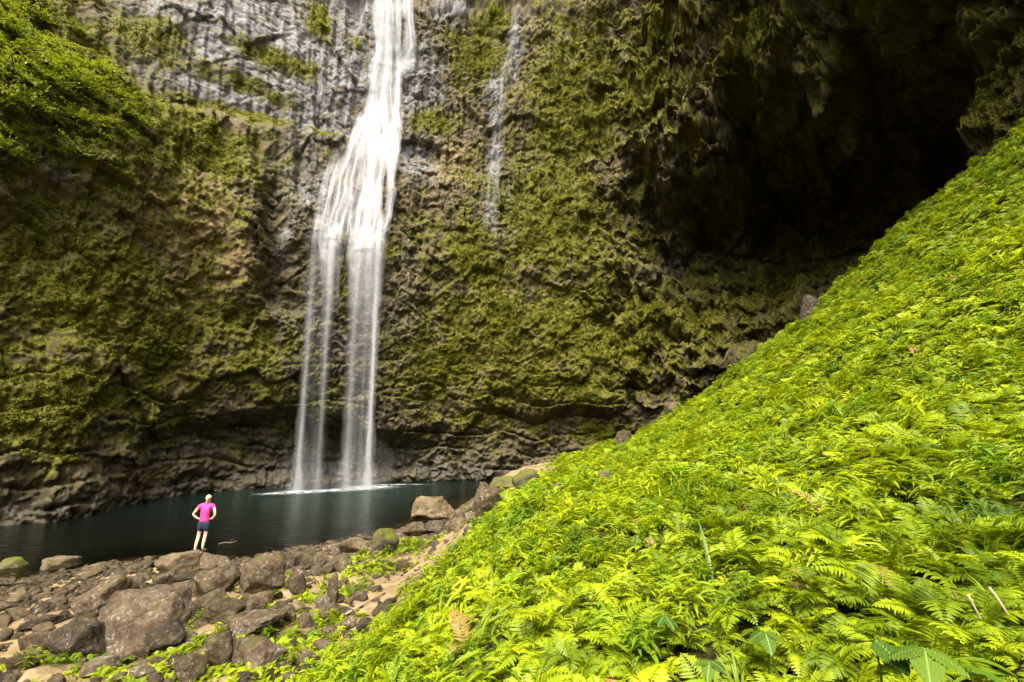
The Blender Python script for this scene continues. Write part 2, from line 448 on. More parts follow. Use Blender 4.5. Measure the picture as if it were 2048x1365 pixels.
pale = np.clip(pale * (0.85 + 0.7 * nz2) - 0.25 * moss, 0, 1)
wet = blobs(S, H, [(700, 700, 5, 6, .8), (720, 950, 7, 3, 1), (1000, 400, 1.2, 3, .9), (520, 900, 6, 2, .6), (820, 560, 1, 3, .7), (120, 330, 3, 3, .7), (500, 130, 6, 6, .4), (640, 400, 3, 4, .5)])
wet = np.clip(wet + sstep(1.6, 0.2, H), 0, 1)

k = Nodes('cliff_rock')
p = k.pos()
a_moss, a_pale, a_tan, a_wet = (k.attr(q) for q in ('moss', 'pale', 'tan', 'wet'))
n1 = k.noise(p, 0.9, 7, 0.68); n2 = k.noise(p, 4.5, 6, 0.7); n3 = k.noise(p, 17, 5, 0.7)
n4 = k.noise(p, 1.5, 5, 0.65, (1.6, 1.6, 0.16)); n5 = k.noise(p, 2.2, 6, 0.72, dist=0.8)
c = k.mix(k.ramp(n1, 0.35, 0.66), (0.034, 0.025, 0.012), (0.090, 0.067, 0.032))
c = k.mix(k.math('MULTIPLY', k.ramp(n2, 0.48, 0.72), 0.55), c, (0.145, 0.112, 0.06))
c = k.mix(k.math('MULTIPLY', k.ramp(k.math('ADD', a_tan, k.math('MULTIPLY', k.math('SUBTRACT', n5, 0.5), 1.3)), 0.35, 0.85), 0.85), c,
          k.mix(n2, (0.12, 0.080, 0.030), (0.25, 0.175, 0.075)))
pf = k.ramp(k.math('ADD', a_pale, k.math('MULTIPLY', k.math('SUBTRACT', n2, 0.5), 1.0)), 0.22, 0.75)
c = k.mix(pf, c, k.mix(k.ramp(n4, 0.35, 0.68), k.mix(n3, (0.062, 0.056, 0.052), (0.105, 0.096, 0.09)), (0.175, 0.165, 0.162)))
mf = k.ramp(k.math('ADD', a_moss, k.math('MULTIPLY', k.math('SUBTRACT', n5, 0.5), 1.6)), -0.02, 0.50)
c = k.mix(mf, c, k.mix(k.ramp(n3, 0.3, 0.7), (0.034, 0.031, 0.004), k.mix(n1, (0.115, 0.116, 0.005), (0.17, 0.145, 0.010))))
c = k.mix(k.math('MULTIPLY', k.math('MULTIPLY', a_wet, 0.5), k.math('SUBTRACT', 1.0, pf, True)), c, (0.02, 0.018, 0.015))
ro = k.ramp(k.math('ADD', a_wet, k.math('MULTIPLY', n2, 0.4)), 0.3, 1.1, 0.85, 0.45)
hgt = k.math('ADD', k.math('ADD', k.math('MULTIPLY', n2, 1.0), k.math('MULTIPLY', n3, 0.4)), k.math('MULTIPLY', k.math('MULTIPLY', mf, n3), 0.5))
CLIFF_MAT = k.done(k.bsdf(c, ro, k.bump(hgt, 0.6, 0.10), 0.3))

cliff = mesh_obj('cliff', P3.reshape(-1, 3), grid_faces(ns, nh), CLIFF_MAT, smooth=False)
tag(cliff, kind='structure')
for nm, a in (('moss', moss), ('pale', pale), ('tan', tan), ('wet', wet)):
    attr(cliff.data, nm, a)
# the same walls going on out of view, coarser
for s0, s1 in ((0, HS[0] + 0.05), (HS[-1] - 0.05, S_LEN)):
    S2, H2, O2 = cliff_patch(np.linspace(s0, s1, max(30, int((s1 - s0) / 0.45))), np.linspace(-3, 44, 95))
    x2, y2, nx2, ny2 = plan_at(S2)
    far = (S2 - s0) / (s1 - s0) if s0 else 1 - S2 / s1
    H2 = np.where(H2 > 0, H2 * (1 - 0.72 * far), H2)
    w2 = mesh_obj('valley_wall', np.stack([x2 + nx2 * O2, y2 + ny2 * O2, H2], -1).reshape(-1, 3), grid_faces(*S2.shape), CLIFF_MAT)
    tag(w2, kind='structure')
    attr(w2.data, 'moss', np.clip(0.55 + fbm(S2 * .4, H2 * .4, 0 * S2, 4, 3), 0, 1))
# unseen hill behind the viewer, added to block low sky and darken the cave
ha, hr = np.meshgrid(np.radians(np.linspace(152, 388, 120)), np.linspace(0, 1, 40), indexing='ij')
rad_ = 30 + 48 * hr + 3.5 * fbm(ha * 6, hr * 5, 0 * ha, 4, 201)
hz_ = -1 + 50 * hr ** 0.8 + 4 * fbm(ha * 9, hr * 6, 0 * ha + 3, 4, 202)
hill = mesh_obj('sky_block_hill', np.stack([rad_ * np.cos(ha), rad_ * np.sin(ha) + 2, hz_], -1).reshape(-1, 3), grid_faces(*ha.shape), CLIFF_MAT)
tag(hill, kind='structure'); attr(hill.data, 'moss', np.full(ha.size, .9))
# plateau above the cliff so that no light leaks over the top edge
top = P3[:, -1, :]
rim = np.concatenate([top, top + np.stack([-nx[:, -1], -ny[:, -1], 0 * nx[:, -1] + 0.15], -1) * 40], 0)
ii = np.arange(ns - 1)
tag(mesh_obj('plateau', rim, np.stack([ii, ii + 1, ii + 1 + ns, ii + ns], -1), CLIFF_MAT), kind='structure')

def wall_point(s, h, out=0.0, win=0):
    i = int(np.clip(np.searchsorted(HS, s), win, ns - 1 - win)); j = int(np.clip(np.searchsorted(HH, h), win, nh - 1 - win))
    o = OFF[i - win:i + win + 1, j - win:j + win + 1].max() if win else OFF[i, j]
    x, y, ax, ay = plan_at(np.float64(s))
    return np.array([x + ax * (o + out), y + ay * (o + out), h]), o

# spray hanging over the foot of the falls
km = Nodes('spray')
pv = km.n('VolumePrincipled'); pv.inputs['Color'].default_value = (.95, .96, .97, 1); pv.inputs['Density'].default_value = 0.018
km.put(km.out.inputs['Volume'], pv.outputs[0])
MIST_MAT = km.m
# ------------------------------------------------------------------ terrain mesh
gx = np.concatenate([np.arange(-36, -15, 0.4), np.arange(-15, 8, 0.11), np.arange(8, 27, 0.22)])
gy = np.concatenate([np.arange(-14, -1, 0.5), np.arange(-1, 22, 0.11), np.arange(22, 40, 0.25)])
GX, GY = np.meshgrid(gx, gy, indexing='ij')
GZ = ground(GX, GY)
d_sh = shore_dist(GX, GY)
GZ += fbm(GX * 2.2, GY * 2.2, 0 * GX, 3, 7) * 0.035
BND_PX = [(600, 1365), (690, 1308), (765, 1252), (835, 1185), (885, 1128), (930, 1075), (985, 1040), (1040, 1000), (1080, 965), (1130, 935)]
BND = np.array([on_ground(*q) for q in BND_PX])
def fern_edge(y):
    return np.interp(y, np.concatenate([[-14, 2], BND[:, 1]]), np.concatenate([[-5, -3.6], BND[:, 0]]))
PATCHES = [(790, 1105, 1.0), (760, 1130, .9), (830, 1090, .9), (530, 1165, .5), (500, 1180, .45), (440, 1230, .7), (230, 1335, .6), (110, 1325, .6), (300, 1348, .5), (620, 1200, .4), (700, 1190, .6),
           (560, 1290, .6), (640, 1280, .6), (480, 1330, .6), (1060, 955, .8), (1000, 1010, .7), (655, 1240, .5), (370, 1300, .5), (560, 1340, .8), (650, 1335, .8)]
PATCH_W = [(on_ground(a, b), r) for a, b, r in PATCHES]
def fern_cover(x, y):
    e = x - fern_edge(y) + 0.9 * fbm(x * 0.7, y * 0.7, 0 * x + 2, 3, 15)
    m = sstep(-0.5, 0.6, e) * sstep(-1.0, 0.2, crest_dist(x, y) + 0.6 * fbm(x * 0.8, y * 0.8, 0 * x + 4, 3, 16))
    for q, r in PATCH_W:
        m = np.maximum(m, 0.8 * np.exp(-(((x - q[0]) ** 2 + (y - q[1]) ** 2) / (r * r))))
    return m
cover = fern_cover(GX, GY)
k = Nodes('bank_soil')
p = k.pos(); a_c, a_d = k.attr('cover'), k.attr('shore')
n1 = k.noise(p, 1.2, 6, 0.65); n2 = k.noise(p, 7, 6, 0.7); n3 = k.noise(p, 30, 4, 0.7)
c = k.mix(k.ramp(n1, 0.35, 0.65), (0.15, 0.10, 0.05), (0.27, 0.19, 0.10))
c = k.mix(k.math('MULTIPLY', k.ramp(n2, 0.5, 0.7), 0.6), c, (0.085, 0.068, 0.05))
c = k.mix(k.math('MULTIPLY', k.ramp(n3, 0.55, 0.75), 0.35), c, (0.3, 0.27, 0.22))
c = k.mix(k.ramp(k.math('ADD', a_d, k.math('MULTIPLY', n1, 1.2)), 2.4, 0.7), c, k.mix(n2, (0.035, 0.03, 0.022), (0.085, 0.07, 0.05)))
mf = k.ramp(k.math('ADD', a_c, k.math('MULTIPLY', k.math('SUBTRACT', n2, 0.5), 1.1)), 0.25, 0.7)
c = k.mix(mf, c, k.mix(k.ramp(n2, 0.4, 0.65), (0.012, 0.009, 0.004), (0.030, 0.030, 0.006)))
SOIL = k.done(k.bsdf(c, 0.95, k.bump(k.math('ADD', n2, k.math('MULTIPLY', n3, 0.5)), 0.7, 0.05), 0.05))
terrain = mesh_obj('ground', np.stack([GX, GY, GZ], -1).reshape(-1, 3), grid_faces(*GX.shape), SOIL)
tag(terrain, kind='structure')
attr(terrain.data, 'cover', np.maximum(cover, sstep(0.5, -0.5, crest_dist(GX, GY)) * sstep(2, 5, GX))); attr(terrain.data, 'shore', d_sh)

# ------------------------------------------------------------------ pool
k = Nodes('pool_water')
p = k.pos()
r1 = k.noise(p, 1.6, 3, 0.5, (1.0, 2.2, 1.0)); r2 = k.noise(p, 6, 3, 0.6, (1.0, 1.8, 1.0))
nrm = k.bump(k.math('ADD', r1, k.math('MULTIPLY', r2, 0.35)), 0.5, 0.14)
fr = k.n('Fresnel'); fr.inputs['IOR'].default_value = 1.33; k.put(fr.inputs['Normal'], nrm)
gl = k.n('BsdfGlossy'); gl.inputs['Roughness'].default_value = 0.10; gl.inputs['Color'].default_value = (0.66, 0.70, 0.62, 1); k.put(gl.inputs['Normal'], nrm)
deep = k.ramp(k.attr('depth'), 0.1, 1.5)
tr = k.n('BsdfTransparent'); k.put(tr.inputs['Color'], k.mix(deep, (0.55, 0.45, 0.30), (0.10, 0.13, 0.10)))
df = k.n('BsdfDiffuse'); k.put(df.inputs['Color'], k.mix(k.attr('stir'), (0.003, 0.0035, 0.0025), (0.006, 0.016, 0.014)))
body = k.shmix(k.ramp(k.attr('depth'), 0.05, 1.2, 0.15, 0.85), tr.outputs[0], df.outputs[0])
WATER = k.done(k.shmix(fr.outputs[0], body, gl.outputs[0]))
wx, wy = np.meshgrid(np.arange(-38, 6.01, 0.25), np.arange(7, 40.01, 0.25), indexing='ij')
wd = np.clip(-shore_dist(wx, wy) * 0.32, 0, 3)
FALL_FOOT = np.array([-9.0, 31.4])
stir = np.exp(-((np.hypot((wx + 10.5) / 1.5, wy - 29.5)) / 6.5) ** 2)
water = mesh_obj('water', np.stack([wx, wy, 0 * wx + 0.0], -1).reshape(-1, 3), grid_faces(*wx.shape), WATER)
tag(water, kind='structure')
attr(water.data, 'depth', wd); attr(water.data, 'stir', stir)

# ------------------------------------------------------------------ waterfall
k = Nodes('falling_water')
uv = k.n('UVMap', uv_map='UVMap').outputs[0]
sep = k.n('SeparateXYZ'); k.put(sep.inputs[0], uv)
u, v = sep.outputs[0], sep.outputs[1]
oi = k.n('ObjectInfo').outputs['Random']
shift = k.n('VectorMath', operation='ADD'); k.put(shift.inputs[0], uv)
cmb = k.n('CombineXYZ'); k.put(cmb.inputs[0], k.math('MULTIPLY', oi, 37.0)); k.put(cmb.inputs[1], k.math('MULTIPLY', oi, 91.0)); k.put(shift.inputs[1], cmb.outputs[0])
st1 = k.noise(shift.outputs[0], 1.0, 4, 0.6, (3.5, 0.16, 1)); st2 = k.noise(shift.outputs[0], 1.0, 3, 0.6, (11.0, 0.22, 1)); st3 = k.noise(shift.outputs[0], 1.0, 3, 0.6, (2.2, 0.9, 1))
edge = k.math('POWER', k.ramp(k.math('ABSOLUTE', k.math('SUBTRACT', u, 0.5)), 0.5, 0.0), 1.3)
dens, body = k.attr('dens'), k.attr('solid')
streak = k.math('ADD', k.math('MULTIPLY', st1, 0.9), k.math('ADD', k.math('MULTIPLY', st2, 0.7), k.math('MULTIPLY', st3, 0.3)))
streak = k.ramp(streak, 0.62, 1.22)
al = k.math('MULTIPLY', k.math('MULTIPLY', edge, dens), k.math('ADD', body, k.math('MULTIPLY', streak, k.math('SUBTRACT', 1.0, body))), True)
dfw = k.n('BsdfDiffuse'); dfw.inputs['Color'].default_value = (0.74, 0.73, 0.74, 1)
tlw = k.n('BsdfTranslucent'); tlw.inputs['Color'].default_value = (0.74, 0.73, 0.74, 1)
tpw = k.n('BsdfTransparent')
FALL_MAT = k.done(k.shmix(al, tpw.outputs[0], k.shmix(0.4, dfw.outputs[0], tlw.outputs[0])))
waterfall = empty('waterfall', (-10, 30.5, 0))
tag(waterfall, 'tall white waterfall dropping down the cliff into the dark pool', 'waterfall')
def strand(pts, name='water_strand', out=0.16, solid=0.35, bulge=0.35, free_from=None, fall_to=None, seed=0):
    """pts: (photo x, photo y, width m, density). Clings to the rock, then falls free below free_from (index)."""
    W, h_list = [], []
    for px, py, wd_, dn in pts:
        s, h = on_wall(px, py)
        W.append((s, h, wd_, dn))
    W = np.array(W)
    t_key = np.linspace(0, 1, len(W))
    n = max(30, int(abs(W[0, 1] - W[-1, 1]) / 0.2))
    t = np.linspace(0, 1, n)
    s, h, wd_, dn = (np.interp(t, t_key, W[:, q]) for q in range(4))
    ker = np.ones(5) / 5
    s = np.convolve(np.pad(s, 2, 'edge'), ker, 'valid')
    o_raw = np.array([wall_point(a, b, 0, 3)[1] for a, b in zip(s, h)])
    pad = np.pad(o_raw, 4, 'edge'); o_max = np.max([pad[q:q + len(o_raw)] for q in range(9)], axis=0)
    o_sm = np.convolve(np.pad(o_max, 6, 'edge'), np.ones(13) / 13, 'valid')
    o_fin = np.maximum(o_sm, o_raw + 0.03) + out           # always proud of the rock it runs over
    bx, by, ax, ay = plan_at(s)
    C = np.stack([bx + ax * o_fin, by + ay * o_fin, h], -1); N = np.stack([ax, ay, 0 * ax], -1)
    if fall_to is not None:
        Wf = np.array(fall_to)                            # (height, width, density) below the lip
        hb = np.arange(C[-1, 2] - 0.2, -0.02, -0.2)
        hb = np.append(hb, -0.02)
        C = np.vstack([C, np.stack([np.full(len(hb), C[-1, 0]), np.full(len(hb), C[-1, 1]), hb], -1)])
        N = np.vstack([N, np.repeat(N[-1:], len(hb), 0)])
        o_ = np.argsort(Wf[:, 0])
        wd_ = np.append(wd_, np.interp(hb, Wf[o_, 0], Wf[o_, 1])); dn = np.append(dn, np.interp(hb, Wf[o_, 0], Wf[o_, 2]))
    m, T = 11, np.stack([-N[:, 1], N[:, 0], 0 * N[:, 0]], -1)
    uu = np.linspace(0, 1, m)
    ang = (uu - 0.5) * math.pi
    wob = fbm(np.arange(len(C)) * 0.12, 0, seed, 3, 3) * 0.12
    V = (C[:, None, :] + T[:, None, :] * ((np.sin(ang)[None, :] * 0.5 + wob[:, None]) * wd_[:, None])[..., None]
         + N[:, None, :] * ((np.cos(ang)[None, :] - 0.4) * bulge * np.minimum(wd_, 1.2)[:, None])[..., None])
    o = mesh_obj(name, V.reshape(-1, 3) - np.array(waterfall.location), grid_faces(len(C), m), FALL_MAT, waterfall)
    ln = np.concatenate([[0], np.cumsum(np.linalg.norm(np.diff(C, axis=0), axis=1))])
    uvl = o.data.uv_layers.new(name='UVMap')
    UV = np.stack(np.broadcast_arrays(uu[None, :] * np.clip(wd_.mean(), .4, 3), ln[:, None]), -1)
    UV = np.stack([np.broadcast_to(uu[None, :], (len(C), m)), np.broadcast_to(ln[:, None], (len(C), m))], -1).reshape(-1, 2)
    li = np.zeros(len(o.data.loops), np.int32); o.data.loops.foreach_get('vertex_index', li)
    uvl.data.foreach_set('uv', UV[li].astype(np.float32).ravel())
    endf = np.minimum(1, (len(C) - np.arange(len(C))) / 6) if fall_to is None else np.ones(len(C))
    if pts[0][1] > -20: endf = endf * np.clip(np.arange(len(C)) / 9, 0, 1)
    attr(o.data, 'dens', np.repeat(dn * endf, m)); attr(o.data, 'solid', np.full(len(C) * m, solid))
    return o
def sheet(rows, n, solid, seed, out=0.2, spread=2.3):
    """Many narrow strands side by side between two edges: rows of (photo y, left x, right x, density)."""
    r = np.random.default_rng(seed)
    for i in range(n):
        f0 = (i + .5) / n + r.uniform(-.3, .3) / n; drift = r.uniform(-.10, .10)
        pts = []
        a, b = (0, len(rows)) if i % 3 else (int(r.integers(0, max(1, len(rows) // 3))), len(rows) - int(r.integers(0, 4)))
        for j, (py, xl, xr, dn) in enumerate(rows[a:b]):
            fr_ = np.clip(f0 + drift * math.sin(j * .9 + i), .03, .97)
            pts.append((xl + (xr - xl) * fr_, py, max(.18, (xr - xl) * .036 / n * spread * r.uniform(.6, 1.7)), dn * r.uniform(.35, .85)))
        pts[0] = (*pts[0][:3], pts[0][3] * (.2 if a else 1))
        strand(pts, out=out + r.uniform(-.05, .12), solid=solid, seed=seed * 50 + i, bulge=.2)
strand([(768, -60, 1.6, .4), (770, 60, 1.7, .4), (770, 118, 2.4, .5), (768, 170, 2.8, .35), (760, 240, 3.2, .28), (757, 300, 2.6, .4), (752, 360, 2.6, .3)], solid=0.5, seed=1, out=.3)
sheet([(-60, 748, 797, 1), (60, 748, 798, 1), (112, 746, 802, 1), (135, 742, 804, 1), (180, 734, 802, 1), (230, 728, 800, .9), (270, 722, 797, .6)], 9, .22, 21)
sheet([(-60, 802, 824, .9), (60, 802, 825, .9), (105, 800, 830, .9), (135, 785, 822, .7), (165, 775, 805, .4)], 4, .2, 22)
sheet([(190, 740, 800, .5), (240, 730, 800, .9), (300, 718, 792, .95), (350, 714, 787, .95), (400, 707, 782, .95), (445, 698, 775, 1), (485, 694, 768, .85), (520, 694, 762, .5), (570, 696, 760, .28), (640, 698, 758, .05)], 12, .10, 23)
sheet([(215, 726, 748, .6), (260, 708, 738, .9), (310, 686, 724, .9), (360, 668, 712, .85), (410, 654, 704, .9), (455, 642, 694, .95), (490, 637, 684, .75), (525, 636, 680, .45), (575, 640, 676, .2), (640, 640, 674, .04)], 9, .10, 24)
sheet([(300, 672, 690, .3), (350, 652, 672, .5), (410, 638, 656, .5), (465, 626, 645, .5), (500, 622, 642, .1)], 4, .12, 25)
def falls(px, py, prof, seed, solid=.4):
    """A free-falling strand from the lip: a soft veil around a narrow core."""
    strand([(px + 6, py - 45, prof[0][1] * .8, .3), (px, py, prof[0][1], prof[0][2])], out=.35, solid=solid, seed=seed, fall_to=[(h_, w_ * 1.5, d_ * .42) for h_, w_, d_ in prof])
    strand([(px + 6, py - 45, prof[0][1] * .4, .3), (px, py, prof[0][1] * .5, prof[0][2])], out=.42, solid=solid + .2, seed=seed + 1, fall_to=[(h_, w_ * .7, d_ * .68) for h_, w_, d_ in prof])
falls(757, 488, [(17, .9, .9), (14, .75, .9), (10, .55, .85), (5, .5, .75), (1.5, .7, .75), (0, 1.2, .8)], 60)
falls(664, 500, [(16, 1.1, .6), (13, .75, .5), (9, .5, .32), (5, .4, .24), (1.5, .5, .24), (0, .8, .3)], 62, .3)
falls(630, 482, [(16, .8, .2), (13, .6, .24), (9, .5, .32), (5, .45, .42), (1.5, .6, .5), (0, 1.1, .6)], 64, .3)
falls(738, 505, [(15.5, .9, .6), (13, .7, .35), (10, .5, .18), (6, .4, .12), (0, .4, .1)], 66, .2)
falls(714, 505, [(15.5, .9, .6), (13, .8, .35), (10, .7, .22), (6, .6, .25), (2, .7, .34), (0, 1.0, .4)], 68, .2)
strand([(724, 500, 1.8, .3), (724, 520, 1.8, .4)], out=.3, solid=.3, seed=70, fall_to=[(15, 1.9, .4), (12, 2.0, .20), (8, 1.9, .11), (4, 1.7, .10), (0, 1.8, .16)])
strand([(650, 505, 1.6, .3), (650, 525, 1.6, .3)], out=.3, solid=.3, seed=71, fall_to=[(15, 1.8, .2), (12, 1.8, .08), (8, 1.8, .05), (4, 1.8, .06), (0, 1.8, .12)])
for jj, (dx_, dn_) in enumerate(((0, .16), (7, .10), (-6, .09))):
    strand([(1037 + dx_, 0, .3, dn_), (1024 + dx_, 90, .5, dn_), (1006 + dx_, 160, .45, dn_), (1000 + dx_, 230, .4, dn_ * .8), (992 + dx_, 320, .5, dn_ * .7), (984 + dx_, 400, .5, dn_ * .6), (981 + dx_, 470, .5, dn_ * .4)],
           name='water_trickle', out=0.03, solid=0.1, seed=110 + jj)
strand([(640, 150, .5, .5), (640, 180, .5, .6), (636, 215, .4, .4)], name='water_trickle', out=0.05, solid=0.15, seed=12)

# foam where the strands land
k = Nodes('foam')
al = k.math('MULTIPLY', k.attr('dens'), k.ramp(k.noise(k.pos(), 2.2, 5, 0.65, (0.7, 2.0, 1)), 0.36, 0.70), True)
FOAM = k.done(k.shmix(al, k.n('BsdfTransparent').outputs[0], k.bsdf((0.62, 0.65, 0.66), 0.7, spec=0.2)))
fx, fy = np.meshgrid(np.linspace(-17, -4, 110), np.linspace(27.5, 33.5, 90), indexing='ij')
fd = 0 * fx
for a, b, r1_, r2_, w_ in ((738, 976, 1.3, .6, 1.6), (597, 986, 1.2, .55, 1.6), (690, 981, 1.6, .4, 1.3), (640, 984, 1.2, .4, 1.3), (560, 989, 1.1, .3, 1.1), (790, 971, 1.8, .26, .9)):
    q = on_ground(a, b)
    fd = np.maximum(fd, w_ * np.exp(-(((fx - q[0]) / r1_) ** 2 + ((fy - q[1] - 0.10 * (fx - q[0])) / r2_) ** 2)))
foam = mesh_obj('foam', np.stack([fx, fy, 0 * fx + 0.012 + 0.05 * np.clip(fd, 0, 1)], -1).reshape(-1, 3), grid_faces(*fx.shape), FOAM)
tag(foam, 'white foam streak where the falls meet the pool', 'foam', kind='stuff')
attr(foam.data, 'dens', np.clip(fd - 0.06, 0, 1))
import bmesh
from mathutils import Matrix, Vector

# ------------------------------------------------------------------ boulders
def ico(sub):
    bm = bmesh.new(); bmesh.ops.create_icosphere(bm, subdivisions=sub, radius=1.0)
    v = np.array([q.co[:] for q in bm.verts]); f = np.array([[w.index for w in q.verts] for q in bm.faces]); bm.free()
    return v, f
ICO = {3: ico(3), 4: ico(4), 5: ico(5)}
def rock_shape(seed, sub=4, planes=13, k=11.0, rough=0.045, size=(1, 1, 1)):
    """A broken block: soft minimum of random planes, then weathering noise; bounding box -size..size."""
    r = np.random.default_rng(seed)
    d, f = ICO[sub]
    n = r.normal(size=(planes, 3)); n /= np.linalg.norm(n, axis=1, keepdims=True)
    m_ = r.normal(size=(9, 3)); m_ /= np.linalg.norm(m_, axis=1, keepdims=True)
    n = np.vstack([n, [[0, 0, 1], [0, 0, -1]], m_]); c = np.concatenate([r.uniform(0.55, 0.92, planes), [0.8, 0.7], r.uniform(0.80, 1.04, 9)])
    dot = d @ n.T
    ri = np.where(dot > 0.06, c[None, :] / np.maximum(dot, 0.06), 18)
    k = k * 4.5
    rad = -np.log(np.exp(-k * ri).sum(1)) / k
    v = d * np.clip(rad, 0.3, 1.7)[:, None]
    q = v * 1.0 + seed * 3.1
    rad = 1 + rough * 2.2 * fbm(q[:, 0] * 1.6, q[:, 1] * 1.6, q[:, 2] * 1.6, 3, seed) + rough * 0.8 * fbm(q[:, 0] * 6, q[:, 1] * 6, q[:, 2] * 6, 3, seed + 5)
    v = v * rad[:, None]
    lo, hi = v.min(0), v.max(0)
    v = (v - (lo + hi) / 2) / ((hi - lo) / 2)
    return v * np.array(size), f
ROCK_BROWN = rock_material('brown_basalt', (0.042, 0.028, 0.015), (0.104, 0.072, 0.040), (0.185, 0.138, 0.084), 0.75, 0.4)
ROCK_DARK = rock_material('dark_basalt', (0.026, 0.019, 0.012), (0.062, 0.045, 0.028), (0.125, 0.096, 0.062), 0.7, 0.3)
ROCK_LICHEN = rock_material('lichened_basalt', (0.058, 0.038, 0.022), (0.13, 0.092, 0.057), (0.21, 0.16, 0.11), 1.0, 0.4)
ROCK_MOSS = rock_material('mossy_basalt', (0.05, 0.04, 0.022), (0.11, 0.085, 0.05), (0.16, 0.13, 0.08), 0.3, 1.0)
ROCK_PALE = rock_material('pale_basalt', (0.078, 0.053, 0.028), (0.165, 0.118, 0.065), (0.25, 0.19, 0.115), 0.5, 0.3)
MATS = {'b': ROCK_BROWN, 'd': ROCK_DARK, 'l': ROCK_LICHEN, 'm': ROCK_MOSS, 'p': ROCK_PALE}
FWD = np.array([0, math.cos(PITCH), math.sin(PITCH)])
ROCK_SPOTS = []
def boulder(l, t, r, b, mat, label, seed, depth=0.85, tilt=0.0, planes=12, k=11, rough=0.05, sub=4, sink=0.22, group=None, name='boulder'):
    q = on_ground((l + r) / 2, b)
    dist = (q - [0, 0, CAM_Z]) @ FWD
    w = (r - l) / F_PX * dist
    w *= 1 + 0.5 * w * depth / dist
    dep = w * depth
    base = q[:2] * (1 + 0.42 * dep / np.hypot(*q[:2]))
    gz = float(np.minimum(ground(*base), q[2] + 0.4))
    v = ray((l + r) / 2, t)
    ztop = CAM_Z + v[2] / v[1] * base[1]
    h = max(ztop - gz, 0.25 * w)
    tot = h * (1 + sink)
    az = math.atan2(-base[0], base[1])
    V, f = rock_shape(seed, sub, planes, k, rough)
    if tilt:                                             # lean the block in the picture plane, then refit its box
        c_, s_ = math.cos(tilt), math.sin(tilt)
        V = np.stack([V[:, 0] * c_ * 1.25 + V[:, 2] * s_, V[:, 1], -V[:, 0] * s_ * 1.25 + V[:, 2] * c_], -1)
        lo, hi = V.min(0), V.max(0); V = (V - (lo + hi) / 2) / ((hi - lo) / 2)
    V = V * np.array([w / 2, dep / 2, tot / 2]) + [0, 0, tot / 2]
    o = mesh_obj(name, V, f, MATS[mat])
    o.location = (base[0], base[1], gz - h * sink); o.rotation_euler = (0, 0, az)
    tag(o, label, 'boulder' if name == 'boulder' else 'stone', group)
    ROCK_SPOTS.append((base[0], base[1], w / 2))
    return o
